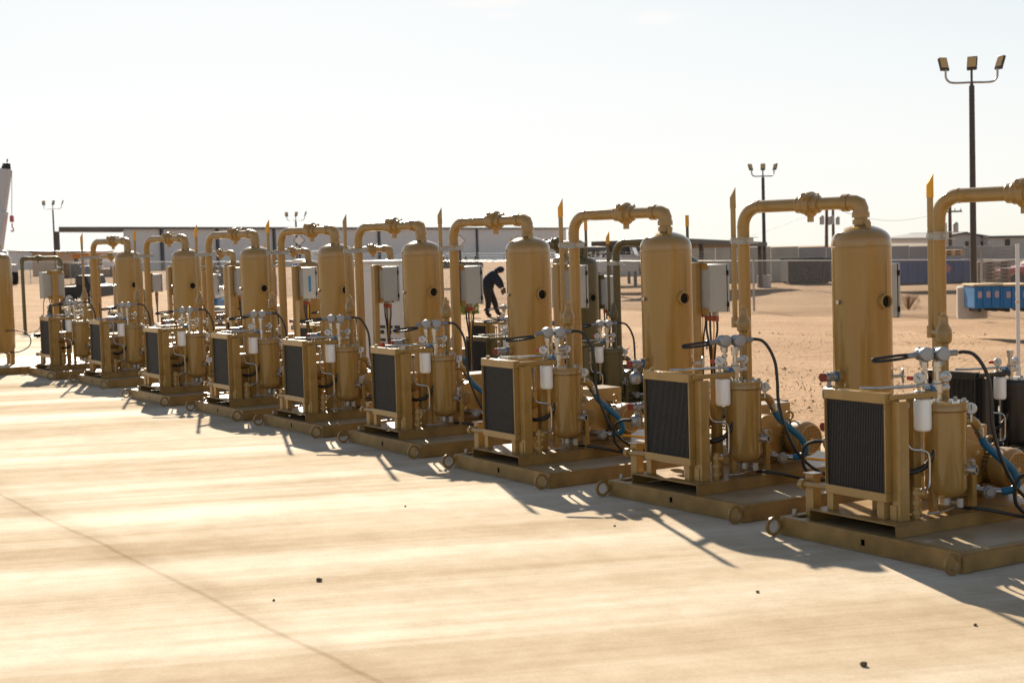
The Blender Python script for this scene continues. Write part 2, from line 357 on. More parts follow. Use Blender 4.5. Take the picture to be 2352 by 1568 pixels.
# ------------------------------------------------------------------ compressor skid (prototype)
GF = V((0.80, -0.60, 0.0)).normalized()                  # the way dials face
def gauge(root, p, ang):
    p = V(p); g = MB().lathe([(0.012, -0.014), (0.031, -0.012), (0.033, 0.0), (0.033, 0.012), (0.0275, 0.014)], p, GF, 24).build('gauge', 'steel', root)
    MB().lathe([(0.0272, 0.0135), (0.0272, 0.0155)], p, GF, 24).build('dial', 'face', g)
    side = V((0, 0, 1)).cross(GF).normalized(); d = side*math.cos(ang) + V((0, 0, 1))*math.sin(ang)
    MB().bar(p + GF*0.017 - d*0.008, p + GF*0.017 + d*0.022, 0.004, 0.002, GF).build('needle', 'needle', g)
    MB().cyl(p - V((0, 0, 0.034)), p - V((0, 0, 0.075)), 0.009, n=10).build('gauge_stem', 'steel', root)
def make_unit():
    R = thing('compressor_skid', 'x', 'compressor skid', (0, 0, 0), 0, 'tan compressor skids in the front row')
    TS, T = 'tan_skid', 'tan'
    # base
    f = MB()
    f.box((-0.03, 0, 0.0), (0.635, 0.008, 0.105)); f.box((0.665, 0, 0.0), (1.37, 0.008, 0.105)); f.box((0.635, 0, 0.0), (0.665, 0.008, 0.035)); f.box((0.635, 0, 0.068), (0.665, 0.008, 0.105))
    f.box((-0.03, 0.008, 0.095), (1.37, 0.05, 0.105)); f.box((-0.03, -0.008, 0.0), (1.37, -0.0002, 0.007)); f.box((-0.03, 0.008, 0.001), (1.37, 0.05, 0.009))
    for x in (-0.03, 1.362): f.box((x, 0.0082, 0.002), (x + 0.008, 2.55, 0.0948))
    f.box((-0.03, 0.051, 0.0951), (0.02, 2.55, 0.1055)); f.box((1.32, 0.051, 0.0951), (1.37, 2.55, 0.1055)); f.box((-0.03, 2.551, 0), (1.37, 2.56, 0.105))
    f.box((0.07, 0.0085, 0.0095), (0.076, 0.048, 0.0945))
    f.build('skid_frame', TS, R, 0.002)
    for x in (-0.012, 1.352):
        MB().ring((x, -0.062, 0.056), (1, 0, 0), 0.056, 0.038, 0.016, 28).build('pulling_eye', TS, R)
    MB().box((0.021, 0.055, 0.075), (1.319, 2.548, 0.088)).build('deck_plate', 'deck', R)
    MB().cyl((-0.012, 0.10, 0.106), (-0.012, 0.10, 0.135), 0.014, n=6).build('anchor_bolt', 'galv', R)
    p = MB(); p.box((0.147, 0.07, 0.156), (0.835, 1.72, 0.165)); p.box((0.827, 0.07, 0.0885), (0.835, 1.72, 0.1558)); p.box((0.147, 0.07, 0.0885), (0.153, 1.72, 0.1558)); p.box((0.16, 1.0, 0.0885), (0.82, 1.01, 0.1558))
    p.build('equipment_base', TS, R, 0.002)
    # radiator
    r = MB(); r.box((0.23, 0.12, 0.808), (0.712, 0.178, 0.866)); r.box((0.23, 0.12, 0.265), (0.712, 0.178, 0.315)); r.box((0.700, 0.121, 0.3155), (0.7118, 0.177, 0.8075)); r.box((0.2302, 0.121, 0.3155), (0.236, 0.177, 0.8075))
    rad = r.build('radiator', T, R, 0.003)
    c = MB(); c.box((0.238, 0.15, 0.3155), (0.699, 0.172, 0.8075))
    for i in range(36): c.box((0.2385 + i*0.0128, 0.139, 0.3157), (0.2385 + i*0.0128 + 0.0052, 0.1498, 0.8073))
    c.build('radiator_core', 'core', rad)
    MB().box((0.255, 0.179, 0.29), (0.70, 0.245, 0.83)).build('fan_shroud', T, rad, 0.004)
    MB().cyl((0.30, 0.145, 0.866), (0.30, 0.145, 0.886), 0.016, n=12).build('filler_plug', T, rad)
    for x, y in ((0.235, 0.13), (0.63, 0.135)):
        MB().box((x, y, 0.165), (x + 0.05, y + 0.045, 0.2645)).build('radiator_leg', T, R, 0.002)
    q = MB(); q.box((0.716, 0.165, 0.165), (0.776, 0.171, 0.822)); q.box((0.770, 0.1712, 0.165), (0.776, 0.235, 0.822)); q.box((0.700, 0.159, 0.165), (0.75, 0.1648, 0.25)); q.build('support_post', T, R, 0.0015)
    MB().box((0.02, 0.16, 0.089), (0.085, 0.166, 0.345)).box((0.079, 0.1662, 0.089), (0.085, 0.22, 0.345)).box((0.01, 0.15, 0.345), (0.095, 0.23, 0.352)).build('support_post', T, R, 0.0015)
    MB().cyl((0.04, 0.125, 0.29), (0.24, 0.145, 0.292), 0.017, n=16).build('drain_pipe', T, R)
    MB().ring((0.035, 0.124, 0.29), (1, 0.1, 0), 0.03, 0.018, 0.03).build('pipe_collar', T, R)
    MB().cyl((0.49, 0.246, 0.55), (0.49, 0.43, 0.55), 0.085, n=28).cyl((0.49, 0.43, 0.55), (0.49, 0.45, 0.55), 0.085, 0.05, 28).build('fan_motor', T, R)
    MB().box((0.42, 0.30, 0.165), (0.56, 0.40, 0.47)).build('motor_bracket', T, R, 0.003)
    MB().box((0.60, 0.395, 0.165), (0.655, 0.401, 0.84)).box((0.649, 0.4012, 0.165), (0.655, 0.45, 0.84)).build('support_post', T, R, 0.0015)
    # oil lines and filter
    MB().bar((0.714, 0.15, 0.842), (0.755, 0.47, 0.842), 0.026, 0.03).build('header_bar', T, R, 0.003)
    MB().tube([(0.50, 0.14, 0.882), (0.60, 0.20, 0.884), (0.70, 0.42, 0.888), (0.715, 0.47, 0.888)], 0.009).build('oil_line', 'steel', R)
    h = MB().cyl((0.70, 0.42, 0.818), (0.70, 0.42, 0.858), 0.047, n=28).box((0.66, 0.40, 0.83), (0.755, 0.47, 0.86)).build('filter_head', T, R, 0.003)
    MB().lathe([(0.02, 0.634), (0.04, 0.637), (0.047, 0.645), (0.049, 0.665), (0.049, 0.806), (0.047, 0.812), (0.04, 0.817)], (0.70, 0.42, 0), n=36).build('oil_filter', 'white', R)
    MB().tube([(0.683, 0.313, 0.785), (0.683, 0.313, 0.70), (0.683, 0.313, 0.60), (0.688, 0.322, 0.555), (0.70, 0.35, 0.535), (0.718, 0.39, 0.53), (0.73, 0.42, 0.515), (0.735, 0.432, 0.48), (0.735, 0.432, 0.40), (0.735, 0.43, 0.35), (0.738, 0.415, 0.322), (0.745, 0.385, 0.312), (0.75, 0.34, 0.31)], 0.0085, res=4).build('bent_tube', 'steel', R)
    MB().cyl((0.683, 0.313, 0.772), (0.683, 0.313, 0.802), 0.017, n=6).cyl((0.748, 0.362, 0.31), (0.752, 0.325, 0.31), 0.016, n=6).build('tube_nut', 'steel', R)
    v = MB().cyl((0.757, 0.30, 0.165), (0.757, 0.30, 0.34), 0.023, n=16)
    for z in (0.19, 0.245, 0.30): v.cyl((0.757, 0.30, z), (0.757, 0.30, z + 0.022), 0.032, n=6)
    v.cyl((0.715, 0.27, 0.305), (0.80, 0.33, 0.305), 0.020, n=12).build('check_valve', T, R)
    MB().tube([(0.79, 0.36, 0.19), (0.80, 0.46, 0.188), (0.78, 0.585, 0.20)], 0.008).build('drain_tube', 'steel', R)
    # vessel
    ve = MB().lathe([(0.02, 0.245), (0.06, 0.25), (0.095, 0.265), (0.113, 0.287), (0.119, 0.31), (0.119, 0.735), (0.1205, 0.7352), (0.1205, 0.741), (0.128, 0.742), (0.128, 0.772), (0.126, 0.775)], (0.71, 0.585, 0), n=40).build('separator_vessel', 'tan_tank', R)
    MB().ring((0.71, 0.585, 0.7385), (0, 0, 1), 0.1225, 0.1192, 0.0055, 40).build('flange_gasket', 'rust', ve)
    MB().lathe([(0.1285, 0.7755), (0.1285, 0.789), (0.05, 0.79)], (0.71, 0.585, 0), n=40).build('cover_plate', T, ve)
    for k in range(8):
        a = 2*math.pi*k/8 + 0.2; x, y = 0.71 + 0.108*math.cos(a), 0.585 + 0.108*math.sin(a); MB().cyl((x, y, 0.79), (x, y, 0.805), 0.012, n=6).build('cover_bolt', 'galv', ve)
    MB().cyl((0.71, 0.585, 0.205), (0.71, 0.585, 0.246), 0.04, n=16).cyl((0.71, 0.585, 0.225), (0.80, 0.60, 0.225), 0.016, n=10).cyl((0.80, 0.60, 0.20), (0.80, 0.60, 0.25), 0.02, n=8).build('drain_valve', 'galv', R)
    for x, y in ((0.772, 0.692), (0.60, 0.66), (0.69, 0.468)):
        MB().box((x, y, 0.165), (x + 0.035, y + 0.006, 0.40)).box((x + 0.029, y + 0.0062, 0.165), (x + 0.035, y + 0.035, 0.40)).build('vessel_leg', T, R)
    sd = V((0.92, 0.38, 0)).normalized(); c0 = V((0.80, 0.625, 0.41))
    MB().cyl(c0, c0 + sd*0.028, 0.030, n=16).build('sight_glass_boss', T, R)
    MB().cyl(c0 + sd*0.028, c0 + sd*0.05, 0.022, n=16).ring(c0 + sd*0.065, sd, 0.027, 0.017, 0.03).box(c0 + sd*0.055 + V((-0.012, -0.012, 0.028)), c0 + sd*0.055 + V((0.012, 0.012, 0.055))).build('sight_glass', 'galv', R)
    MB().cyl(c0 + sd*0.053, c0 + sd*0.0545, 0.018, n=16).build('sight_glass_pane', 'dark', R)
    # manifold, gauges, transmitters
    m = MB(); m.cyl((0.735, 0.50, 0.775), (0.735, 0.50, 1.0), 0.016, n=14)
    for z0, z1, rr in ((0.775, 0.80, 0.021), (0.812, 0.84, 0.023), (0.845, 0.895, 0.029), (0.90, 0.915, 0.024), (0.965, 0.985, 0.023), (0.99, 1.02, 0.026)): m.cyl((0.735, 0.50, z0), (0.735, 0.50, z1), rr, n=8)
    m.cyl((0.70, 0.43, 0.87), (0.735, 0.50, 0.87), 0.018, n=10); m.cyl((0.735, 0.50, 0.865), (0.70, 0.615, 0.865), 0.019, n=10); m.cyl((0.735, 0.50, 0.93), (0.70, 0.60, 0.93), 0.017, n=10)
    m.build('valve_manifold', 'steel', R)
    m = MB(); m.cyl((0.70, 0.44, 0.885), (0.70, 0.44, 1.0), 0.011, n=12)
    for z0, z1, rr in ((0.90, 0.925, 0.018), (0.955, 0.975, 0.019), (0.985, 1.02, 0.021)): m.cyl((0.70, 0.44, z0), (0.70, 0.44, z1), rr, n=8)
    m.build('impulse_line', 'steel', R)
    MB().cyl((0.722, 0.478, 0.862), (0.716, 0.462, 0.862), 0.027, n=16).cyl((0.735, 0.50, 0.896), (0.735, 0.50, 0.90), 0.03, n=16).build('thread_tape', 'bluering', R)
    gauge(R, (0.69, 0.405, 0.93), 2.3); gauge(R, (0.685, 0.618, 0.925), 0.9); gauge(R, (0.79, 0.705, 0.745), 1.6)
    MB().box((0.625, 0.375, 0.918), (0.668, 0.392, 0.94)).build('lever_handle', 'red', R, 0.004)
    for i, (x, y, z) in enumerate(((0.745, 0.515, 1.062), (0.690, 0.445, 1.062))):
        ax = V((0.86, -0.30, 0.02)).normalized(); pc = V((x, y, z))
        t = MB().lathe([(0.02, -0.058), (0.034, -0.056), (0.038, -0.046), (0.038, -0.02), (0.034, -0.016), (0.034, 0.012), (0.040, 0.016), (0.040, 0.046), (0.036, 0.052), (0.028, 0.053)], pc, ax, 28)
        t.cyl(pc - V((0, 0, 0.03)), pc - V((0, 0, 0.062)), 0.024, n=12)
        t.cyl(pc + V((0.01, 0.03, 0)), pc + V((0.03, 0.10, 0.002)), 0.017, n=10) if i == 0 else t.cyl(pc, pc + V((-0.035, -0.09, -0.008)), 0.016, n=10)
        t.build('pressure_transmitter', 'alu', R)
    MB().tube([(0.66, 0.37, 1.052), (0.62, 0.31, 1.048), (0.57, 0.235, 1.038), (0.545, 0.20, 1.032), (0.543, 0.197, 1.024), (0.553, 0.205, 1.018), (0.59, 0.26, 1.022), (0.64, 0.33, 1.032), (0.665, 0.375, 1.045)], 0.0085).build('cable_loop', 'rubber', R)
    MB().tube([(0.775, 0.61, 1.064), (0.785, 0.64, 1.066), (0.81, 0.685, 1.05), (0.84, 0.72, 0.99), (0.862, 0.745, 0.90), (0.872, 0.75, 0.78), (0.876, 0.755, 0.64), (0.90, 0.80, 0.45), (0.94, 0.88, 0.28), (1.0, 1.02, 0.16), (1.08, 1.22, 0.12), (1.18, 1.44, 0.13)], 0.0105).build('signal_cable', 'rubber', R)
    MB().tube([(0.74, 0.66, 0.18), (0.85, 0.72, 0.178), (0.98, 0.95, 0.12), (1.1, 1.25, 0.105), (1.2, 1.46, 0.125)], 0.010).build('power_cable', 'rubber', R)
    MB().box((1.12, 1.44, 0.089), (1.30, 1.62, 0.095)).box((1.12, 1.44, 0.0955), (1.126, 1.62, 0.16)).box((1.294, 1.44, 0.0955), (1.30, 1.62, 0.16)).box((1.1265, 1.614, 0.0955), (1.2935, 1.62, 0.16)).build('cable_tray', 'boxgrey', R)
    MB().tube([(0.735, 0.50, 0.78), (0.735, 0.50, 0.70), (0.735, 0.495, 0.60), (0.725, 0.475, 0.50), (0.69, 0.43, 0.425), (0.645, 0.37, 0.40), (0.60, 0.33, 0.405)], 0.0155, 12).build('black_hose', 'rubber', R)
    # relief valve column and vent stack
    v = MB(); v.cyl((0.60, 0.70, 0.40), (0.60, 0.70, 1.12), 0.027, n=18); v.cyl((0.60, 0.70, 1.03), (0.60, 0.70, 1.06), 0.033, n=18)
    v.lathe([(0.03, 1.10), (0.045, 1.115), (0.048, 1.15), (0.046, 1.18), (0.03, 1.21), (0.027, 1.215), (0.027, 1.255), (0.02, 1.262)], (0.60, 0.70, 0), n=18)
    v.cyl((0.60, 0.70, 1.15), (0.485, 0.73, 1.165), 0.021, n=14); v.cyl((0.60, 0.70, 1.262), (0.60, 0.70, 1.285), 0.012, n=6)
    v.build('relief_valve', T, R)
    v = MB(); v.cyl((0.48, 0.73, 1.15), (0.48, 0.73, 1.94), 0.0175, n=16); v.cyl((0.48, 0.73, 1.13), (0.48, 0.73, 1.20), 0.026, n=16); v.build('vent_pipe', T, R)
    n = 18; tops = []
    cap = MB(); lo, hi = [], []
    for i in range(n):
        a = 2*math.pi*i/n; e = V((math.cos(a), math.sin(a), 0))*0.0205
        u = (e.x*0.53 + e.y*0.85)/0.0205
        lo.append(V((0.48, 0.73, 1.935)) + e); hi.append(V((0.48, 0.73, 2.045 + 0.038*u)) + e)
    cap._rings([lo, hi]).build('vent_cap', 'yellow', R)
    s = MB(); p0, p1 = V((0.50, 0.70, 1.715)), V((0.32, 1.05, 1.715)); s.bar(p0, p1, 0.004, 0.040); s.bar(p0 + V((0.018, 0.009, 0.020)), p1 + V((0.018, 0.009, 0.020)), 0.04, 0.004); s.bar(p0 + V((0.018, 0.009, -0.020)), p1 + V((0.018, 0.009, -0.020)), 0.04, 0.004)
    s.ring((0.48, 0.73, 1.715), (0, 0, 1), 0.024, 0.0177, 0.03).ring((0.345, 0.938, 1.715), (0, 0, 1), 0.049, 0.0432, 0.03)
    s.build('strut_clamp', 'galv', R)
    # riser, overhead pipe, tank
    A, B = V((0.345, 0.938, 1.945)), V((1.21, 1.19, 1.945)); dr = (B - A).normalized(); pr = 0.0425
    pts = [V((0.345, 0.938, 0.50)), V((0.345, 0.938, 1.2))]
    Rr = 0.135
    for k in range(9):
        a = math.pi/2*k/8; pts.append(A + V((0, 0, -Rr)) + dr*Rr*(1 - math.cos(a)) + V((0, 0, Rr*math.sin(a))))
    mid = A + dr*((B - A).length*0.565)
    e0 = mid - dr*0.05
    riser = MB().tube(pts + [e0], pr, 22, smooth=False).ring(A + V((0, 0, -Rr)), (0, 0, 1), pr + 0.002, pr - 0.004, 0.008).ring(A + dr*Rr, dr, pr + 0.002, pr - 0.004, 0.008).build('riser_pipe', 'tan_tank', R)
    u = MB(); u.lathe([(0.045, -0.085), (0.056, -0.08), (0.058, -0.045), (0.064, -0.04), (0.066, -0.005), (0.083, 0.0), (0.085, 0.035), (0.083, 0.04), (0.062, 0.042), (0.06, 0.085), (0.045, 0.09)], mid, dr, 28)
    for k in range(3):
        a = 2*math.pi*k/3 + 1.05; e = (V((0, 0, 1))*math.cos(a) + dr.cross(V((0, 0, 1)))*math.sin(a)); u.bar(mid + dr*0.02 + e*0.07, mid + dr*0.02 + e*0.118, 0.04, 0.03, dr)
    u.build('hammer_union', T, R, 0.003)
    e1 = B - dr*0.115
    MB().cyl(mid + dr*0.06, e1, pr, n=22).build('overhead_pipe', 'tan_tank', R)
    eb = MB().tube([e1 + dr*0.01, B - dr*0.075, B - dr*0.035 - V((0, 0, 0.004)), B - dr*0.010 - V((0, 0, 0.014)), B - V((0, 0, 0.04)), B - V((0, 0, 0.08))], 0.051, 22, smooth=False)
    eb.cyl(e1 - dr*0.012, e1 + dr*0.03, 0.0575, n=22).cyl(B - V((0, 0, 0.065)), B - V((0, 0, 0.10)), 0.0575, n=22).build('threaded_elbow', T, R)
    MB().cyl((1.21, 1.19, 1.79), (1.21, 1.19, 1.85), 0.0435, n=22).cyl((1.21, 1.19, 1.80), (1.21, 1.19, 1.832), 0.055, n=22).build('tank_neck', T, R)
    TR = 0.1925
    prof = [(0.03, 0.205), (0.10, 0.214), (0.15, 0.236), (0.18, 0.268), (TR, 0.315), (TR, 1.648), (TR + 0.0025, 1.651), (TR + 0.0025, 1.657), (TR, 1.660), (TR, 1.690)]
    for k in range(1, 10):
        a = math.pi/2*k/10; prof.append((TR*math.cos(a), 1.690 + 0.108*math.sin(a)))
    prof.append((0.012, 1.7985))
    tank = MB().lathe(prof, (1.21, 1.19, 0), n=56).build('tank', 'tan_tank', R)
    MB().lathe([(0.165, 0.0885), (0.165, 0.27)], (1.21, 1.19, 0), n=40, cap=False).build('tank_skirt', TS, R)
    MB().cyl((1.31, 1.155, 1.76), (1.31, 1.155, 1.815), 0.017, n=12).cyl((1.31, 1.155, 1.815), (1.31, 1.155, 1.828), 0.011, n=6).build('top_plug', T, tank)
    nx = 1.21 + TR
    MB().ring((nx + 0.006, 1.19, 1.30), (1, 0, 0), 0.050, 0.0395, 0.042).build('open_nozzle', T, tank)
    MB().cyl((nx - 0.012, 1.19, 1.30), (nx + 0.0015, 1.19, 1.30), 0.039, n=24).build('nozzle_shade_disc', 'dark', tank)  # solid dark disc standing for the shade inside the nozzle
    MB().cyl((1.20, 1.19 - TR + 0.004, 1.30), (1.20, 1.19 - TR - 0.022, 1.30), 0.014, n=6).build('side_plug', 'steel', tank)
    for z in (0.82, 0.50):
        MB().cyl((1.20, 1.01, z), (1.20, 0.955, z), 0.038, n=18).build('nozzle_boss', T, tank)
        MB().cyl((1.20, 0.957, z), (1.20, 0.945, z), 0.034, n=18).build('nozzle_tape', 'bluering', tank)
        nz = MB().cyl((1.20, 0.945, z), (1.20, 0.845, z), 0.028, n=18).cyl((1.20, 0.915, z), (1.20, 0.88, z), 0.033, n=8).cyl((1.20, 0.89, z), (1.20, 0.89, z - 0.06), 0.013, n=10).build('level_nozzle', 'alu', R)
        MB().cyl((1.20, 0.845, z), (1.20, 0.828, z), 0.029, n=18).build('nozzle_cap', 'redcap', nz)
        MB().lathe([(0.015, -0.15), (0.036, -0.145), (0.045, -0.125), (0.045, -0.085), (0.036, -0.07), (0.018, -0.06)], (1.20, 0.89, z), n=22).cyl((1.20, 0.89, z - 0.05), (1.20, 0.89, z - 0.075), 0.02, n=6).build('level_switch', 'alu', R)
    MB().tube([(1.16, 0.86, 0.40), (1.10, 0.83, 0.395), (1.05, 0.80, 0.36), (1.03, 0.80, 0.28), (1.03, 0.83, 0.20), (1.06, 0.95, 0.125), (1.13, 1.25, 0.105), (1.2, 1.45, 0.12)], 0.011).build('switch_cable', 'rubber', R)
    # hand valve on the far side of the tank
    hv = MB().torus((1.36, 1.40, 0.80), (0.6, 0.6, 0), 0.045, 0.008).cyl((1.33, 1.33, 0.80), (1.36, 1.40, 0.80), 0.012, n=8)
    for k in range(4):
        a = math.pi/4*k; e = V((0.5, -0.5, 0)).normalized()*math.cos(a) + V((0, 0, 1))*math.sin(a); hv.bar(V((1.36, 1.40, 0.80)) - e*0.045, V((1.36, 1.40, 0.80)) + e*0.045, 0.008, 0.008)
    hv.build('hand_wheel', 'galv', R)
    # blue hose from vessel to compressor
    MB().tube([(0.74, 0.665, 0.665), (0.77, 0.715, 0.675), (0.775, 0.75, 0.66), (0.772, 0.775, 0.635)], 0.027, 14).build('hose_elbow', T, R)
    MB().cyl((0.772, 0.77, 0.64), (0.765, 0.81, 0.575), 0.023, n=12).cyl((0.77, 0.785, 0.62), (0.768, 0.797, 0.60), 0.028, n=8).build('hose_fitting', 'steel', R)
    MB().tube([(0.765, 0.81, 0.58), (0.775, 0.845, 0.52), (0.815, 0.92, 0.44), (0.85, 0.98, 0.37), (0.86, 1.0, 0.30), (0.84, 0.985, 0.262), (0.80, 0.94, 0.25)], 0.022, 14).build('blue_hose', 'blue', R)
    MB().cyl((0.60, 0.80, 0.262), (0.80, 0.94, 0.25), 0.017, n=12).cyl((0.66, 0.84, 0.26), (0.70, 0.87, 0.257), 0.026, n=8).cyl((0.65, 0.83, 0.262), (0.65, 0.83, 0.305), 0.012, n=8).build('ball_valve', 'steel', R)
    MB().ball((0.745, 0.895, 0.25), 0.034, (1, 1, 1)).cyl((0.75, 0.885, 0.25), (0.778, 0.868, 0.25), 0.034, n=20).cyl((0.778, 0.868, 0.25), (0.786, 0.863, 0.25), 0.03, 0.022, n=20).build('temperature_transmitter', 'alu', R)
    MB().tube([(0.78, 0.93, 0.245), (0.86, 1.05, 0.235), (1.0, 1.27, 0.2), (1.12, 1.48, 0.15)], 0.009).build('yellow_cable', 'ycable', R)
    # compressor and motor
    MB().cyl((0.22, 1.0, 0.36), (0.50, 1.0, 0.36), 0.15, n=28).box((0.16, 0.78, 0.165), (0.44, 1.12, 0.30)).lathe([(0.062, 0), (0.066, 0.005), (0.066, 0.03), (0.05, 0.034)], (0.60, 0.86, 0.38), (0.86, -0.35, 0), 6).cyl((0.42, 0.93, 0.38), (0.61, 0.855, 0.38), 0.045, n=14).build('compressor_casting', T, R, 0.004)
    MB().cyl((0.345, 0.938, 0.45), (0.345, 0.938, 0.52), 0.062, n=20).build('outlet_flange', T, R)
    my, mz = 1.22, 0.335
    mo = MB().cyl((0.20, my, mz), (0.545, my, mz), 0.100, n=32)
    for k in range(28):
        a = 2*math.pi*k/28
        if abs(math.sin(a) + 1) < 0.25: continue
        e = V((0, math.cos(a), math.sin(a))); mo.bar(V((0.23, my, mz)) + e*0.108, V((0.53, my, mz)) + e*0.108, 0.006, 0.022, e)
    for x in (0.26, 0.46): mo.box((x, my - 0.11, 0.165), (x + 0.05, my + 0.11, 0.245))
    motor = mo.build('electric_motor', T, R)
    MB().lathe([(0.112, 0.0), (0.122, 0.006), (0.122, 0.085), (0.118, 0.105), (0.104, 0.122)], (0.548, my, mz), (1, 0, 0), 36).build('fan_cover', T, motor)
    MB().cyl((0.664, my, mz), (0.672, my, mz), 0.098, n=30).build('grille_shade_disc', 'dark', motor)  # near-black disc paints the shade seen between the grille bars
    gr = MB()
    for k in range(-7, 8):
        e = k*0.0128; hl = math.sqrt(max(0, 0.099**2 - e*e)); gr.box((0.674, my + e - 0.0022, mz - hl), (0.678, my + e + 0.0022, mz + hl)); gr.box((0.6785, my - hl, mz + e - 0.0022), (0.682, my + hl, mz + e + 0.0022))
    gr.ring((0.678, my, mz), (1, 0, 0), 0.103, 0.094, 0.012).cyl((0.6825, my, mz), (0.686, my, mz), 0.016, n=12)
    gr.build('fan_grille', T, motor)
    MB().torus((0.50, my - 0.03, mz + 0.155), (0.7, -0.7, 0), 0.026, 0.008).cyl((0.50, my - 0.03, mz + 0.10), (0.50, my - 0.03, mz + 0.13), 0.012, n=8).build('lifting_eye', T, motor)
    MB().box((0.02, 1.10, 0.42), (0.29, 1.40, 0.552)).box((0.06, 1.14, 0.165), (0.2, 1.36, 0.4195)).build('belt_guard', T, R, 0.006)
    # control panel on its post
    MB().box((0.03, 2.17, 0.0885), (0.115, 2.225, 1.535)).build('panel_post', T, R, 0.003)
    for z in (1.475, 1.09): MB().box((-0.03, 2.226, z), (0.20, 2.233, z + 0.055)).build('panel_bracket', T, R)
    cb = MB().box((-0.10, 2.235, 1.11), (0.232, 2.415, 1.51)).build('control_box', 'boxgrey', R, 0.005)
    MB().box((-0.10, 2.42, 1.105), (0.236, 2.44, 1.515)).build('box_door', 'boxgrey', cb, 0.003)
    MB().box((-0.095, 2.4155, 1.115), (0.2335, 2.4195, 1.505)).build('door_gasket', 'rubber', cb)
    for z in (1.17, 1.44): MB().cyl((0.242, 2.418, z - 0.02), (0.242, 2.418, z + 0.02), 0.008, n=8).build('hinge', 'dark', cb)
    for i, (x, y) in enumerate(((0.05, 2.33), (0.10, 2.33), (0.15, 2.33), (0.195, 2.33))):
        MB().cyl((x, y, 1.075), (x, y, 1.1095), 0.014, n=8).build('conduit_nut', 'galv', cb)
        MB().cyl((x, y, 1.03), (x, y, 1.075), 0.016, n=12).build('cable_gland', 'orange', cb)
        tx = 0.125 + (i - 1.5)*0.014
        MB().tube([(x, y, 1.04), (x, y, 0.95), (tx*0.6 + x*0.4, y, 0.82), (tx, y, 0.65), (tx, y, 0.40), (tx + 0.05, y - 0.1, 0.16), (tx + 0.3, y - 0.4, 0.105)], 0.0095 if i != 2 else 0.006).build('panel_cable', 'ycable' if i == 2 else 'rubber', R)
    return R

proto = make_unit()
ROW1 = [(-6.724, 6.014, -0.7), (-8.518, 6.065, 0.9), (-10.419, 5.933, -0.7), (-12.458, 6.005, -0.7), (-14.316, 5.965, 0.0),
        (-16.22, 5.951, 0.0), (-18.31, 5.90, 0.3), (-21.218, 6.097, 0.0), (-23.281, 5.97, 0.2)]
LBL = ['nearest tan compressor skid, its overhead pipe running out of the right edge of the photo',
       'second tan compressor skid from the right, between the nearest skid and the third one',
       'third tan compressor skid from the right end of the front row, with yellow vent cap',
       'fourth tan compressor skid from the right, with a plain tan vent cap',
       'fifth tan compressor skid from the right, in the middle of the front row',
       'sixth tan compressor skid from the right, fourth from the far end of the row',
       'tan compressor skid third from the far left end of the front row',
       'tan compressor skid second from the far left end of the front row',
       'farthest small tan compressor skid at the left end of the front row']
units = []
for i, (x, y, a) in enumerate(ROW1):
    u = proto if i == 0 else copy_tree(proto)
    u.location = (x, y, 0.002); u.rotation_euler.z = math.radians(a); u['label'] = LBL[i]; units.append(u)
SHIFT = {1: (0.145, 0.0), 2: (0.03, 0.13), 3: (0.14, -0.06), 4: (-0.04, 0.04), 5: (0.0, 0.03), 7: (0.05, 0.05)}
for i, (dx, dy) in SHIFT.items():
    for c in units[i].children:
        if c.name.split('.')[0] in ('panel_post', 'panel_bracket', 'control_box', 'panel_cable'): c.location = (dx, dy, 0)
rv = random.Random(5)
for u in units:                                           # hand-bent cables and dials never match exactly
    for c in u.children:
        k = c.name.split('.')[0]
        if k == 'cable_loop': c.rotation_euler.z = rv.uniform(-0.06, 0.06); c.location.z = rv.uniform(-0.02, 0.02)
        if k in ('signal_cable', 'power_cable', 'switch_cable'): c.scale = (1 + rv.uniform(-.02, .02), 1 + rv.uniform(-.02, .03), 1)
        if k == 'gauge':
            for q in c.children:
                if q.name.startswith('needle'): q.rotation_euler = (0, 0, 0)
for i in (1, 3, 4): repaint(units[i], {'yellow_cap': M['tan']}, ('vent_cap',))
# strip of blue tape on one control box
def tape(u):
    cb = [c for c in u.children if c.name.split('.')[0] == 'control_box'][0]
    MB().box((0.2328, 2.31, 1.20), (0.2345, 2.345, 1.40)).build('tape_strip', 'tape', cb)
tape(units[6])
# second row, standing lower on the dirt
OL = {'tan_paint': M['olive'], 'dusty_tan_paint': M['olive'], 'tan_tank_paint': M['olive'], 'checker_plate': M['olive']}
BK = {'tan_paint': M['blackpaint'], 'tan_tank_paint': M['blackpaint'], 'dusty_tan_paint': M['olive'], 'checker_plate': M['olive']}
def drop(u, names):
    for c in list(u.children):
        if c.name.split('.')[0] in names:
            for k in list(walk(c))[::-1]: bpy.data.objects.remove(k, do_unlink=True)
def second(x, y, z, a, label, group, table=None):
    u = copy_tree(proto); u.location = (x, y, z); u.rotation_euler.z = math.radians(a); u['label'] = label; u['group'] = group
    if table: repaint(u, table)
    return u
GO, GT = 'olive compressor skids behind the front row', 'tan compressor skids behind the front row'
def olive_extra(u):
    v = MB().cyl((1.33, 1.17, 1.76), (1.33, 1.17, 1.90), 0.022, n=12).cyl((1.33, 1.17, 1.84), (1.40, 1.13, 1.84), 0.018, n=10).cyl((1.40, 1.13, 1.80), (1.40, 1.13, 2.13), 0.016, n=12).cyl((1.33, 1.17, 1.90), (1.33, 1.17, 1.97), 0.014, n=10)
    v.build('tank_vent', 'olive', u)
    MB().cyl((1.40, 1.13, 2.10), (1.40, 1.13, 2.22), 0.020, n=12).build('tank_vent_cap', 'yellow', u)
def z2(x, y): return zg(x, y) + 0.01
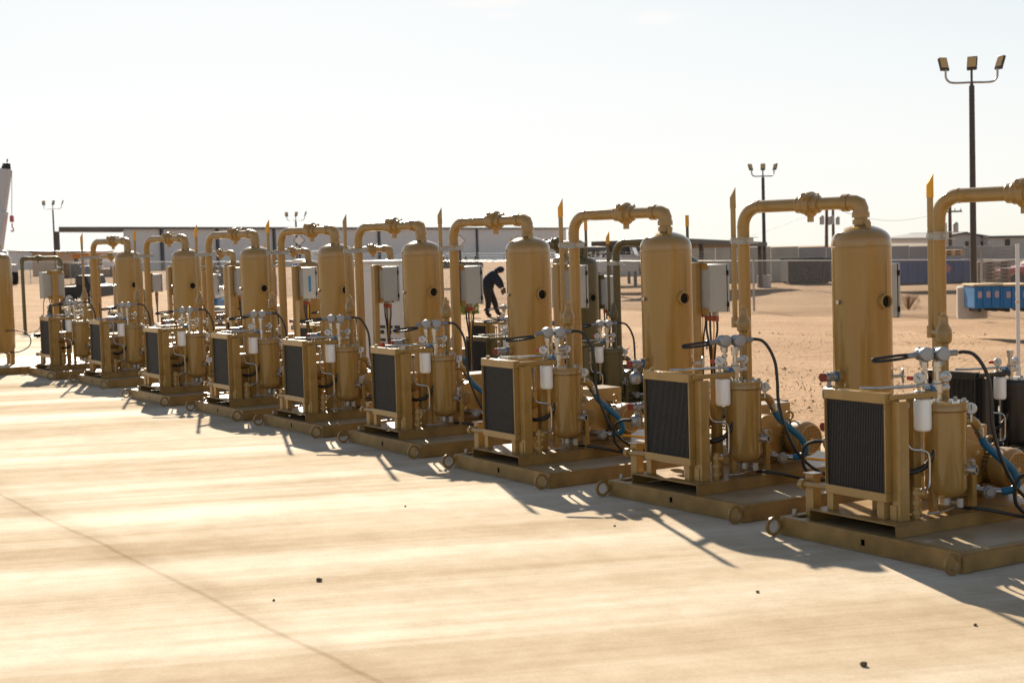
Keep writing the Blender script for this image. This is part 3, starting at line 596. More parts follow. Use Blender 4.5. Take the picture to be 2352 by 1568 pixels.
o1 = second(-16.40, 9.28, z2(-16, 9.8), 0, 'olive green compressor skid seen between the third and fourth front skids', GO, OL); olive_extra(o1)
o2 = second(-14.48, 9.28, z2(-14, 9.8), 0, 'olive green compressor skid seen between the second and third front skids', GO, OL); olive_extra(o2)
bk = second(-8.90, 9.20, z2(-9, 9.8), 0, 'black compressor unit without a tank, behind the nearest skid at the right edge', 'black compressor unit', BK)
drop(bk, ('tank', 'tank_skirt', 'riser_pipe', 'hammer_union', 'overhead_pipe', 'threaded_elbow', 'tank_neck', 'vent_pipe', 'vent_cap', 'strut_clamp', 'relief_valve', 'level_nozzle', 'level_switch', 'hand_wheel', 'control_box', 'panel_post', 'panel_bracket', 'panel_cable', 'switch_cable', 'pressure_transmitter', 'cable_loop', 'signal_cable', 'impulse_line'))
for x, y, l in ((-21.35, 9.28, 'tan compressor skid behind the white electrical cabinet'), (-24.25, 9.28, 'tan compressor skid behind the front row, its tank beside the fifth front tank'),
                (-27.5, 9.28, 'tan compressor skid behind the front row, its tank beside the sixth front tank'), (-34.2, 9.35, 'farthest tan compressor skid of the back row, by the left end'),
                (-19.6, 11.2, 'tan compressor skid in the third row, just left of the olive tank')):
    second(x, y, z2(x, y + 0.6), 0, l, GT)
def put_rot(px, d, rot, label):                           # a skid turned round, placed by its riser
    p = base(px, d); a = math.radians(rot); lx, ly = 0.345, 0.938
    x = p.x - (lx*math.cos(a) - ly*math.sin(a)); y = p.y - (lx*math.sin(a) + ly*math.cos(a))
    return second(x, y, zg(p.x, p.y) + 0.01, rot, label, GO, OL)
gp = put_rot(140, 37, 236, 'olive green compressor skid with a goalpost of pipe and no tank at the far left')

drop(gp, ('tank', 'tank_skirt', 'tank_neck', 'level_nozzle', 'level_switch', 'switch_cable', 'hand_wheel'))
MB().cyl((1.21, 1.19, 0.09), (1.21, 1.19, 1.862), 0.0425, n=18).cyl((1.21, 1.19, 0.09), (1.21, 1.19, 0.11), 0.09, n=18).build('down_pipe', 'olive', gp)
tl = second(-18.42, 9.30, z2(-18.4, 9.9), 0, 'tan compressor unit without a tank, behind the fourth skid of the front row', GT)
tl2 = second(-30.6, 9.32, z2(-30.6, 9.9), 0, 'tan compressor unit without a tank, behind the seventh and eighth front skids', GT)
for u in (tl, tl2): drop(u, ('tank', 'tank_skirt', 'riser_pipe', 'hammer_union', 'overhead_pipe', 'threaded_elbow', 'tank_neck', 'vent_pipe', 'vent_cap', 'strut_clamp', 'level_nozzle', 'level_switch', 'hand_wheel', 'switch_cable'))
def panel_stand():
    R = thing('control_panel_stand', 'grey control box on a tan post, just behind the farthest radiator at the left', 'control panel', (-21.50, 6.45, 0.002), math.radians(90))
    for c in units[0].children:
        if c.name.split('.')[0] in ('panel_post', 'panel_bracket', 'control_box'): copy_tree(c, R)
panel_stand()
# tank skid at the left edge
def end_tank():
    R = thing('tank_skid', 'tall tan tank on a low skid, cut off by the left edge of the photo', 'tank skid', (-24.42, 5.86, 0.002))
    f = MB().box((-1.6, -0.45, 0), (0.9, -0.442, 0.105)).box((-1.6, 1.5, 0), (0.9, 1.508, 0.105)).box((0.892, -0.4415, 0.001), (0.9, 1.4995, 0.106)).box((-1.6, -0.4415, 0.001), (-1.592, 1.4995, 0.106)); f.build('skid_frame', 'tan_skid', R, 0.002)
    MB().box((-1.59, -0.44, 0.085), (0.891, 1.498, 0.1)).build('deck_plate', 'deck', R)
    TR = 0.20; prof = [(0.03, 0.25), (0.12, 0.265), (0.17, 0.29), (TR, 0.36), (TR, 1.72)] + [(TR*math.cos(math.pi/2*k/10), 1.72 + 0.11*math.sin(math.pi/2*k/10)) for k in range(1, 10)] + [(0.012, 1.83)]
    t = MB().lathe(prof, (0, 0, 0), n=48).build('tank', 'tan_tank', R)
    MB().cyl((0, 0, 1.82), (0, 0, 1.90), 0.045, n=20).cyl((0, 0, 1.90), (0, 0, 1.95), 0.06, n=20).build('tank_neck', 'tan', t)
    MB().tube([(0, 0, 1.93), (-0.01, 0, 1.99), (-0.06, -0.01, 2.03), (-0.4, -0.1, 2.03), (-0.9, -0.25, 2.03)], 0.043, 18).build('overhead_pipe', 'tan_tank', R)
    for k in range(4):
        a = math.pi/4 + math.pi/2*k; c, s = math.cos(a)*0.17, math.sin(a)*0.17; MB().box((c - 0.03, s - 0.03, 0.1), (c + 0.03, s + 0.03, 0.40)).build('tank_leg', 'tan', R)
    for z in (0.62, 0.38):
        n = MB().cyl((0.05, -0.18, z), (0.08, -0.31, z), 0.028, n=16).build('level_nozzle', 'alu', R)
        MB().cyl((0.08, -0.31, z), (0.084, -0.328, z), 0.029, n=16).build('nozzle_cap', 'redcap', n)
        MB().lathe([(0.015, -0.17), (0.04, -0.16), (0.046, -0.12), (0.036, -0.08), (0.014, -0.03)], (0.07, -0.27, z), n=18).build('level_switch', 'alu', R)
    MB().tube([(0.20, 0.02, 0.62), (0.28, 0.1, 0.63), (0.40, 0.25, 0.60), (0.46, 0.32, 0.50), (0.44, 0.3, 0.38), (0.34, 0.18, 0.30), (0.2, 0.05, 0.29)], 0.009).build('cable_loop', 'rubber', R)
end_tank()

# ------------------------------------------------------------------ things behind the rows
M['cabwhite'] = mat('cabinet_white', (0.66, 0.65, 0.65), 0.4, 0, 0.04, 4)
M['label'] = mat('black_label', (0.02, 0.02, 0.025), 0.5)
M['btnred'] = mat('red_button', (0.55, 0.02, 0.02), 0.4); M['btngreen'] = mat('green_button', (0.01, 0.30, 0.18), 0.4); M['btnyel'] = mat('amber_button', (0.7, 0.38, 0.03), 0.4)
def text_obj(name, s, size, m, parent, loc, rot):
    c = bpy.data.curves.new(name, 'FONT'); c.body = s; c.size = size; c.extrude = 0.001; c.align_x = 'CENTER'; c.align_y = 'CENTER'
    t = bpy.data.objects.new(name + '_source', c); COL.objects.link(t)
    dg = bpy.context.evaluated_depsgraph_get(); me = bpy.data.meshes.new_from_object(t.evaluated_get(dg)); bpy.data.objects.remove(t, do_unlink=True)
    me.materials.clear(); me.materials.append(M[m]); o = bpy.data.objects.new(name, me); COL.objects.link(o); o.parent = parent; o.location = loc; o.rotation_euler = rot; return o
def cabinet():
    p = base(866, 18.9); a = math.radians(18)
    R = thing('electrical_cabinet', 'tall white electrical cabinet with push buttons behind the front row', 'cabinet', p, a)
    H = 1.55 - p.z
    MB().box((-0.30, 0, 0.06), (0.46, 0.42, H)).build('cabinet_body', 'cabwhite', R, 0.006)
    MB().box((-0.33, -0.03, H + 0.001), (0.49, 0.45, H + 0.03)).build('cabinet_roof', 'cabwhite', R, 0.004)
    MB().box((-0.26, 0.03, 0), (0.42, 0.39, 0.0595)).build('plinth', 'dark', R)
    # door faces the lens side (-y) and side panel faces +x
    d = MB().box((-0.28, -0.022, 0.10), (0.44, -0.001, H - 0.10)).build('cabinet_door', 'cabwhite', R, 0.004)
    MB().box((0.47, 0.04, 0.10), (0.4605, 0.38, H - 0.1)).build('side_panel', 'cabwhite', R, 0.003)
    for i in range(3):
        x = 0.08 + i*0.125
        MB().box((x - 0.045, -0.0265, H - 0.80), (x + 0.045, -0.0225, H - 0.765)).build('name_plate', 'label', d)
        MB().box((x - 0.045, -0.0265, H - 0.96), (x + 0.045, -0.0225, H - 0.925)).build('name_plate', 'label', d)
        MB().cyl((x, -0.022, H - 0.845), (x, -0.045, H - 0.845), 0.024, n=16).build('push_button', 'label' if i < 2 else 'btnyel', d)
        MB().cyl((x, -0.022, H - 1.005), (x, -0.045, H - 1.005), 0.028, n=16).build('push_button', 'btnred' if i < 2 else 'btngreen', d)
    MB().cyl((0.30, -0.022, H - 0.42), (0.30, -0.06, H - 0.42), 0.018, n=12).box((0.29, -0.065, H - 0.48), (0.31, -0.045, H - 0.40)).build('door_handle', 'label', d)
    s = MB().box((0.27, -0.0265, H - 1.29), (0.41, -0.0225, H - 1.15)).build('parking_plate', 'label', d)
    text_obj('letter', 'P', 0.13, 'cabwhite', s, (0.34, -0.0285, H - 1.22), (math.pi/2, 0, 0))
cabinet()
M['sheet'] = mat('ribbed_metal_wall', (0.66, 0.65, 0.635), 0.5, 0, 0.05, 0.6)
def rib(m, freq, strength=0.6):
    n = m.node_tree.nodes; L = m.node_tree.links; b = n['Principled BSDF']; tc = n.new('ShaderNodeTexCoord')
    wv = n.new('ShaderNodeTexWave'); wv.inputs['Scale'].default_value = freq; wv.bands_direction = 'X'; L.new(tc.outputs['Object'], wv.inputs['Vector'])
    bp = n.new('ShaderNodeBump'); bp.inputs['Strength'].default_value = strength; bp.inputs['Distance'].default_value = 0.05; L.new(wv.outputs['Fac'], bp.inputs['Height']); L.new(bp.outputs[0], b.inputs['Normal'])
rib(M['sheet'], 0.6)
M['trim'] = mat('dark_trim', (0.075, 0.075, 0.085), 0.5); M['brown'] = mat('brown_steel', (0.075, 0.055, 0.04), 0.5)
M['cream'] = mat('cream_sheet', (0.50, 0.47, 0.42), 0.55, 0, 0.05, 1); M['glass'] = mat('window_glass', (0.03, 0.035, 0.04), 0.1)
M['wallc'] = mat('wall_concrete', (0.44, 0.385, 0.31), 0.85, 0, 0.15, 0.7, 0.3, 6); M['wallg'] = mat('grey_wall_concrete', (0.33, 0.305, 0.28), 0.85, 0, 0.12, 0.7, 0.3, 6)
M['navy'] = mat('navy_steel', (0.004, 0.06, 0.20), 0.5, 0, 0.2, 1.2); M['brightblue'] = mat('bright_blue_plastic', (0.012, 0.15, 0.36), 0.4, 0, 0.12, 3)
M['blacksteel'] = mat('black_steel', (0.018, 0.017, 0.017), 0.6); M['wood'] = mat('pallet_wood', (0.24, 0.15, 0.085), 0.8, 0, 0.3, 3)
M['lwood'] = mat('pale_lumber', (0.50, 0.36, 0.20), 0.75, 0, 0.2, 2); M['carred'] = mat('red_car_paint', (0.42, 0.012, 0.02), 0.25, coat=0.6)
M['carwhite'] = mat('white_car_paint', (0.62, 0.62, 0.63), 0.3, coat=0.5); M['tyre'] = mat('tyre_rubber', (0.018, 0.018, 0.018), 0.8)
M['polebrown'] = mat('bronze_pole', (0.055, 0.042, 0.03), 0.45); M['polewood'] = mat('utility_pole_wood', (0.12, 0.085, 0.055), 0.85, 0, 0.25, 6)
M['lens'] = mat('lamp_lens', (0.55, 0.36, 0.14), 0.35); M['conlight'] = mat('pale_concrete', (0.44, 0.40, 0.35), 0.85, 0, 0.12, 2, 0.2, 20)
M['orangep'] = mat('orange_steel', (0.55, 0.17, 0.015), 0.5); M['denim'] = mat('navy_cloth', (0.016, 0.020, 0.032), 0.9); M['pants'] = mat('dark_trousers', (0.026, 0.023, 0.02), 0.9)
M['skin'] = mat('skin', (0.30, 0.16, 0.10), 0.6); M['glove'] = mat('brown_gloves', (0.14, 0.085, 0.05), 0.8); M['hair'] = mat('dark_hair', (0.012, 0.01, 0.009), 0.7)
M['whitep'] = mat('white_paint', (0.72, 0.71, 0.68), 0.45); M['cranegrey'] = mat('crane_paint', (0.50, 0.50, 0.50), 0.4, 0, 0.06, 2)
M['leaf'] = mat('bush_leaf', (0.20, 0.27, 0.02), 0.6, 0, 0.3, 6); M['dry'] = mat('dry_twig', (0.22, 0.13, 0.075), 0.9, 0, 0.2, 8); M['weed'] = mat('weed_leaf', (0.05, 0.09, 0.02), 0.7)
M['tanshed'] = mat('tan_shed', (0.42, 0.30, 0.20), 0.8, 0, 0.1, 1)
M['stone'] = mat('dark_stone', (0.13, 0.09, 0.05), 0.85, 0, 0.3, 30)
def frame_between(pa, pb):                                # local x from pa to pb
    d = pb - pa; return math.atan2(d.y, d.x), math.hypot(d.x, d.y)
def warehouse():
    pa, pb = at(286, 600, 205), at(1302, 600, 330); a, L = frame_between(pa, pb)
    zb = -5.0; za = zat(286, 526, 205); zc = zat(1302, 526, 330)
    def back_vec(px, a): r = ray(px, 600); r.z = 0; r.normalize(); return V((r.x*math.cos(a) + r.y*math.sin(a), -r.x*math.sin(a) + r.y*math.cos(a), 0))
    back = back_vec(300, a)
    R = thing('warehouse', 'long pale grey metal warehouse with a dark eave line behind the fence', 'warehouse', (pa.x, pa.y, 0), a)
    MB().prism([(0, 0, zb), (L, 0, zb), (L, 0, zc), (0, 0, za)], back*30).build('wall', 'sheet', R)
    MB().prism([(-0.5, -0.4, za), (L + 0.5, -0.4, zc), (L + 0.5, -0.4, zc + 0.28), (-0.5, -0.4, za + 0.28)], back*30.5).build('eave_trim', 'trim', R)
    for px in (372, 500, 630, 871, 1096):
        # param along wall
        r = ray(px, 600); t = ((pa.x*r.y - pa.y*r.x))/(r.x*math.sin(a) - r.y*math.cos(a))
        h = za + (zc - za)*t/L
        MB().box((t - 0.24, -0.30, zb), (t + 0.24, -0.02, h)).build('downpipe', 'trim', R)
    pc, pd = at(136, 600, 190), pa; a2, L2 = frame_between(pc, pd)
    R = thing('open_canopy', 'dark steel open-sided canopy frame at the left end of the warehouse', 'canopy', (pc.x, pc.y, 0), a2)
    z0 = zat(136, 526, 190)
    MB().prism([(-0.4, -0.4, z0 - 0.30), (L2 - 0.6, -0.4, za - 0.35), (L2 - 0.6, -0.4, za + 0.28), (-0.4, -0.4, z0 + 0.25)], back_vec(140, a2)*8).build('roof', 'brown', R)
    for y in (0, 7.2): e = back_vec(140, a2)*y; MB().box((e.x - 0.25, e.y, -4), (e.x + 0.35, e.y + 0.5, z0 - 0.3)).build('column', 'brown', R)
warehouse()
def building(name, label, px0, px1, d, ytop, mat_, gable=None, win=(), depth=14):
    pa, pb = at(px0, 600, d), at(px1, 600, d); a, L = frame_between(pa, pb); za, zb = zat(px0, ytop[0], d), zat(px1, ytop[1], d); g0 = -5.0
    R = thing(name, label, 'building', (pa.x, pa.y, 0), a)
    poly = [(0, 0, g0), (L, 0, g0), (L, 0, zb)]
    if gable: poly.append((L*gable[0], 0, zat(px0 + (px1 - px0)*gable[0], gable[1], d)))
    poly.append((0, 0, za)); MB().prism(poly, (0, depth, 0)).build('wall', mat_, R)
    up = V((0, 0, 0.16)); tops = [V(p) for p in poly[2:]]
    for q, p in zip(tops, tops[1:]):
        MB().prism([p + V((-0.15, -0.3, 0.012)), q + V((0.15, -0.3, 0.012)), q + V((0.15, -0.3, 0.16)), p + V((-0.15, -0.3, 0.16))], (0, depth + 0.6, 0)).build('roof', 'trim', R)
    for x, y, ww, hh in win:
        pc = (x - px0)/(px1 - px0)*L; zc = zat(x, y, d); w2 = ww*d/CF/2; h2 = hh*d/CF/2
        f = MB().box((pc - w2 - 0.08, -0.06, zc - h2 - 0.08), (pc + w2 + 0.08, -0.002, zc + h2 + 0.08)).build('window', 'cream', R); MB().box((pc - w2, -0.075, zc - h2), (pc + w2, -0.062, zc + h2)).build('pane', 'glass', f)
    return R
building('gabled_building', 'cream gabled metal building beyond the concrete wall at the right', 2150, 2271, 150, (549, 546), 'cream', (0.56, 536), ((2221, 561, 8, 14), (2257, 561, 8, 14)), 20)
building('flat_roofed_building', 'pale flat-roofed metal building at the right edge, beside the gabled one', 2272, 2440, 148, (546, 543), 'cream', None, ((2314, 557, 12, 16),), 20)
building('beige_building', 'beige gabled building behind the dark carport', 1290, 1546, 112, (592, 586), 'cream', (0.42, 570), ((1354, 590, 9, 12), (1446, 592, 9, 10)), 12)
def wall():
    d = 91; pa, pb = at(1580, 600, d), at(2344, 600, d); a, L = frame_between(pa, pb)
    R = thing('concrete_wall', 'long tall concrete panel wall behind the skips and the light pole', 'wall', (pa.x, pa.y, 0), a)
    k = 12
    for i in range(k):
        x0, x1 = L*i/k, L*(i + 1)/k; px = 1580 + (764)*(i + 0.5)/k
        z1 = zat(px, 567 if px < 2000 else 565, d)
        MB().box((x0 + 0.02, 0, -3), (x1 - 0.02, 0.3, z1 + 0.0)).build('wall_panel', 'wallc' if px < 1820 else 'wallg', R)
wall()
def carport(name, label, cat, px0, px1, d0, d1, y0, y1, posts, m, th=0.22, depth=5):
    pa, pb = at(px0, y0, d0), at(px1, y1, d1); a, L = frame_between(pa, pb)
    R = thing(name, label, cat, (pa.x, pa.y, 0), a)
    MB().prism([(0, 0, pa.z - th), (L, 0, pb.z - th), (L, 0, pb.z), (0, 0, pa.z)], (0, depth, 0)).build('roof', m, R)
    for t in posts:
        for y in (0.05, depth - 0.25): MB().box((L*t - 0.09, y, -1.35), (L*t + 0.09, y + 0.18, pa.z + (pb.z - pa.z)*t - th)).build('post', m, R)
carport('steel_carport', 'dark open steel shelter left of the small light pole', 'shelter', 1588, 1762, 70, 80, 548, 556, (0.15, 0.55, 0.93), 'brown')
carport('dark_carport', 'dark carport with a white pickup parked under it', 'carport', 1335, 1545, 86, 86, 567, 567, (0.18, 0.585), 'trim', 0.2)
def skip(name, label, px0, px1, ytop, ybot, m, ribs, group=None, d=None, stick=(), depth=2.2):
    p, dd = on_ground((px0 + px1)/2, ybot); d = d or dd
    pa, pb = at(px0, ybot, d), at(px1, ybot, d); a, L = frame_between(pa, pb); H = zat((px0 + px1)/2, ytop, d) - pa.z
    R = thing(name, label, 'skip', (pa.x, pa.y, (pa.z + pb.z)/2), a, group)
    MB().box((0, 0, 0.12), (L, 0.08, H)).box((0, depth, 0.12), (L, depth + 0.08, H)).box((0, 0.085, 0.12), (0.08, depth - 0.005, H)).box((L - 0.08, 0.085, 0.12), (L, depth - 0.005, H)).box((0.085, 0.085, 0.12), (L - 0.085, depth - 0.005, 0.2)).build('skip_body', m, R)
    MB().box((-0.04, -0.07, H), (L + 0.04, 0.08, H + 0.1)).box((-0.04, depth, H), (L + 0.04, depth + 0.15, H + 0.1)).build('top_rail', m, R)
    q = MB()
    for i in range(ribs + 1): x = (L - 0.12)*i/ribs; q.box((x, -0.10, 0.1), (x + 0.12, -0.003, H - 0.004))
    q.build('side_ribs', m, R)
    MB().box((0.1, 0.1, 0), (L - 0.1, 0.3, 0.115)).box((0.1, depth - 0.3, 0), (L - 0.1, depth - 0.1, 0.115)).build('skid_rails', 'blacksteel', R)
    return R, L, H
skip('black_skip', 'black steel skip standing against the concrete wall', 1810, 1908, 596, 651, 'blacksteel', 5, None, 84)
bs, L, H = skip('blue_skip', 'long dark blue steel roll-off skip behind the right-hand fence', 2046, 2240, 599, 654, 'navy', 9, None, 70)
MB().lathe([(0.02, 0), (0.22, 0.001), (0.22, 0.006)], (L*0.66, -0.104, H*0.70), (0, -1, 0), 5).build('round_sticker', mat('pale_red_sticker', (0.42, 0.12, 0.15), 0.6), bs); MB().box((L*0.53, -0.110, H*0.62), (L*0.55, -0.102, H*0.82)).build('yellow_sticker', 'yellow', bs)
def pallets(px0, px1, ytop, ybot, d, label, m='wood'):
    pa, pb = at(px0, ybot, d), at(px1, ybot, d); a, L = frame_between(pa, pb); H = zat((px0+px1)/2, ytop, d) - pa.z
    q = MB(); k = max(3, int(H/0.15))
    for i in range(k):
        z = H*i/k; q.box((0, 0, z + 0.10), (L, 1.1, z + 0.125)); q.box((0, 0, z), (L, 1.1, z + 0.022))
        for x in (0.0, L/2 - 0.06, L - 0.12): q.box((x, 0.02, z + 0.0225), (x + 0.12, 1.08, z + 0.0995))
    o = q.build('pallet_stack', m); o.location = (pa.x, pa.y, pa.z); o.rotation_euler.z = a; tag(o, label, 'pallets')
pallets(2246, 2322, 598, 652, 66, 'tall dark stack of wooden pallets right of the blue skip')
pallets(2166, 2212, 576, 588, 78, 'pale wooden crates peeping over the top of the blue skip', 'lwood')
pallets(436, 640, 706, 752, 31, 'low sunlit stack of pale lumber behind the sixth front skid', 'lwood')
pallets(735, 800, 742, 772, 30, 'small wooden pallet stack behind the fifth front skid')
# bright blue bins in front of the red car
def bins():
    p, d = on_ground(2300, 716); d = 36.5
    for i, (a0, a1) in enumerate(((2238, 2303), (2304, 2368))):
        pa, pb = at(a0, 711, d), at(a1, 711, d); a, L = frame_between(pa, pb); H = zat(a0, 652, d) - pa.z
        R = thing('blue_bin', ('bright blue bin with paper notices, beside the pale concrete light base', 'bright blue bin cut by the right edge of the photo')[i], 'bin', (pa.x, pa.y, pa.z - 0.06), a, 'bright blue bins outside the fence')
        MB().box((0, 0, 0.08), (L, 0.9, H)).build('bin_body', 'brightblue', R, 0.02)
        q = MB()
        for k in range(4): x = (L - 0.05)*k/3; q.box((x, -0.03, 0.1), (x + 0.05, -0.002, H - 0.03))
        q.build('bin_ribs', 'brightblue', R)
        MB().box((-0.02, -0.02, H + 0.002), (L + 0.02, 0.92, H + 0.05)).build('bin_lid', 'lwood', R, 0.01)
        for k in range(3): MB().box((L*(0.2 + 0.3*k) - 0.05, -0.006, H*0.55), (L*(0.2 + 0.3*k) + 0.05, -0.002, H*0.8)).build('paper_notice', mat('paper', (0.5, 0.35, 0.36), 0.8), R)
        for x in (0.1, L - 0.18): MB().box((x, 0.05, 0), (x + 0.08, 0.85, 0.078)).build('bin_foot', 'blacksteel', R)
bins()
def wheel(R, x, y, z, r, w=0.24, name='wheel'):
    t = MB().lathe([(r*0.62, -w/2), (r*0.95, -w/2), (r, -w/2 + 0.04), (r, w/2 - 0.04), (r*0.95, w/2), (r*0.62, w/2)], (x, y, z), (0, 1, 0), 28).build(name, 'tyre', R)
    MB().lathe([(0.06, -w/2 - 0.01), (r*0.6, -w/2 - 0.005), (r*0.63, -w/2 + 0.05)], (x, y, z), (0, 1, 0), 20).build('rim', 'galv', t)
def car(px, py, d, ang, paint, name, label, cat, suv=True):
    p = base(px, d); p.z = zat(px, py, d)
    R = thing(name, label, cat, p, ang)
    # local: x forward, y left, wheel base 2.9
    def side(pts, y0, y1): return MB().prism([(x, y0, z) for x, z in pts], (0, y1 - y0, 0))
    body = [(-2.3, 0.45), (-1.95, 0.45), (-1.85, 0.78), (-1.55, 0.92), (-1.25, 0.78), (-1.12, 0.42), (1.12, 0.42), (1.25, 0.80), (1.55, 0.93), (1.85, 0.80), (1.98, 0.45), (2.25, 0.50), (2.3, 0.85), (2.2, 1.05), (0.85, 1.18), (0.8, 1.2), (-2.3, 1.2)]
    side(body, -0.9, 0.9).build('body', paint, R, 0.04)
    cab = [(0.8, 1.21), (0.25, 1.78), (-2.15 if suv else -0.75, 1.80), (-2.25 if suv else -0.95, 1.21)]
    c = side(cab, -0.78, 0.78).build('cab', paint, R, 0.05)
    gl = [(0.62, 1.26), (0.2, 1.70), (-0.68, 1.72), (-0.75, 1.26)]
    side(gl, -0.792, -0.782).build('side_window', 'glass', c); side(gl, 0.782, 0.792).build('side_window', 'glass', c)
    MB().prism([(0.80, -0.68, 1.25), (0.80, 0.68, 1.25), (0.32, 0.62, 1.74), (0.32, -0.62, 1.74)], (0.02, 0, 0.012)).build('windscreen', 'glass', c)
    for x in (-1.55, 1.55):
        for y in (-0.80, 0.80): wheel(R, x, y, 0.38, 0.38)
    for y in (-0.62, 0.62): MB().cyl((2.26, y, 0.82), (2.315, y, 0.82), 0.1, n=16).build('headlight', 'face', R)
    MB().box((2.25, -0.9, 0.42), (2.42, 0.9, 0.58)).build('bumper', 'blacksteel', R, 0.02)
    for y in (-0.97, 0.9): MB().box((0.55, y, 1.18), (0.68, y + 0.07, 1.34)).build('mirror', 'blacksteel', R)
vh = math.atan2(CR[2][1], CR[2][0])
car(2392, 663, 76, vh + math.radians(92), 'carred', 'red_car', 'bright red off-road car behind the fence at the right edge', 'car')
car(1420, 642, 78, vh + math.radians(78), 'carwhite', 'pickup_truck', 'white pickup truck under the dark carport', 'pickup', False)
# light poles
def light_pole(px, ybase, d, ybar, yhead, label, concrete=None, spread=1.0, rot=0.0, rad=0.075):
    p = base(px, d); zb = zat(px, ybase, d); zt = zat(px, ybar, d); zh = zat(px, yhead, d); s = (zh - zt)*0.94
    R = thing('light_pole', label, 'light pole', (p.x, p.y, zb), vh - math.pi/2 + rot, 'three-headed yard light poles')
    H = zt - zb; h0 = 0.0
    if concrete:
        cz = zat(px, concrete, d) - zb; MB().lathe([(0.36, -0.2), (0.36, cz - 0.03), (0.33, cz)], (-0.05, 0, 0), n=24).build('concrete_base', 'conlight', R); h0 = cz
    MB().cyl((0, 0, h0), (0, 0, H - s*0.15), rad, rad*0.82, 18).cyl((0, 0, H - s*0.15), (0, 0, H), rad*0.5, n=12).build('pole', 'polebrown', R)
    Wd = s*1.15*spread
    MB().tube([(-Wd, 0, H + s*0.62), (-Wd, 0, H + s*0.3), (-Wd*0.93, 0, H + s*0.12), (-Wd*0.72, 0, H), (0, 0, H), (Wd*0.72, 0, H), (Wd*0.93, 0, H + s*0.12), (Wd, 0, H + s*0.3), (Wd, 0, H + s*0.62)], rad*0.34, 10).build('cross_arm', 'galv', R)
    MB().cyl((0, 0, H), (0, 0, H + s*0.6), rad*0.36, n=10).build('centre_stem', 'polebrown', R)
    for x, yaw, tilt in ((-Wd, 0.35, 0.35), (0, -0.5, 0.30), (Wd, -1.15, 0.35)):
        m4 = Matrix.Translation((x, 0, H + s*0.60)) @ Matrix.Rotation(yaw, 4, 'Z') @ Matrix.Rotation(-tilt, 4, 'X')
        hd = MB().box((-s*0.23, 0, 0.0), (s*0.23, s*0.12, s*0.66)); hd.bm.transform(m4); h = hd.build('lamp_head', 'polebrown', R, s*0.02)
        l = MB().box((-s*0.19, -s*0.012, s*0.13), (s*0.19, -s*0.002, s*0.62)); l.bm.transform(m4); l.build('lamp_lens', 'lens', h)
light_pole(2236, 712, 37.5, 192, 140, 'tallest bronze light pole at the right, on a round concrete base', 657, 1.05, 0.0, 0.08)
light_pole(1756, 656, 80, 405, 380, 'smaller bronze light pole above the steel shelter', 632, 1.0, 0.2, 0.10)
light_pole(683, 640, 130, 506, 489, 'distant light pole in front of the warehouse roof, left of centre', None, 1.1, 0.0, 0.09)
light_pole(127, 640, 150, 480, 463, 'distant light pole at the far left, above the canopy corner', None, 1.1, 0.0, 0.09)
# utility poles and wires
def upole(px, ytop, d, label, lean=0.0, tr=True):
    p = base(px, d); H = zat(px, ytop, d) - p.z
    R = thing('utility_pole', label, 'utility pole', p, vh - math.pi/2, 'wooden utility poles')
    MB().cyl((0, 0, -0.3), (lean*H, 0, H), 0.17, 0.12, 14).build('pole', 'polewood', R)
    MB().box((lean*H - 0.9, -0.2, H - 0.75), (lean*H + 0.9, -0.13, H - 0.62)).build('cross_arm', 'polewood', R)
    for x in (-0.8, -0.35, 0.35, 0.8): MB().cyl((lean*H + x, -0.165, H - 0.62), (lean*H + x, -0.165, H - 0.45), 0.04, n=8).build('insulator', 'boxgrey', R)
    if tr:
        for x in (-0.45, 0.45): MB().lathe([(0.1, -0.42), (0.2, -0.40), (0.2, 0.30), (0.15, 0.36), (0.03, 0.40)], (lean*H + x, 0, H - 1.9), n=16).build('transformer', 'boxgrey', R)
    return V((p.x, p.y, p.z + H - 0.45))
w1 = upole(1898, 455, 135, 'leaning wooden utility pole right of the small light pole', 0.02); w2 = upole(1915, 462, 150, 'thin utility pole right beside the leaning one', 0.0); w3 = upole(2183, 466, 120, 'utility pole seen through the nearest overhead pipe')
upole(2118, 536, 330, 'tiny far-off utility pole left of the gabled building', 0, False)
def wire(a, b, sag, label):
    a, b = V(a), V(b); o = MB().tube([a.lerp(b, t/8) - V((0, 0, sag*4*(t/8)*(1 - t/8))) for t in range(9)], 0.02, 6).build('power_line', 'blacksteel'); tag(o, label, 'power line', 'power lines between the poles')
wire(w1, w3, 1.2, 'sagging power line between the leaning pole and the right-hand utility pole'); wire(w2, at(1500, 560, 420), 2.5, 'faint power line running left from the thin utility pole')
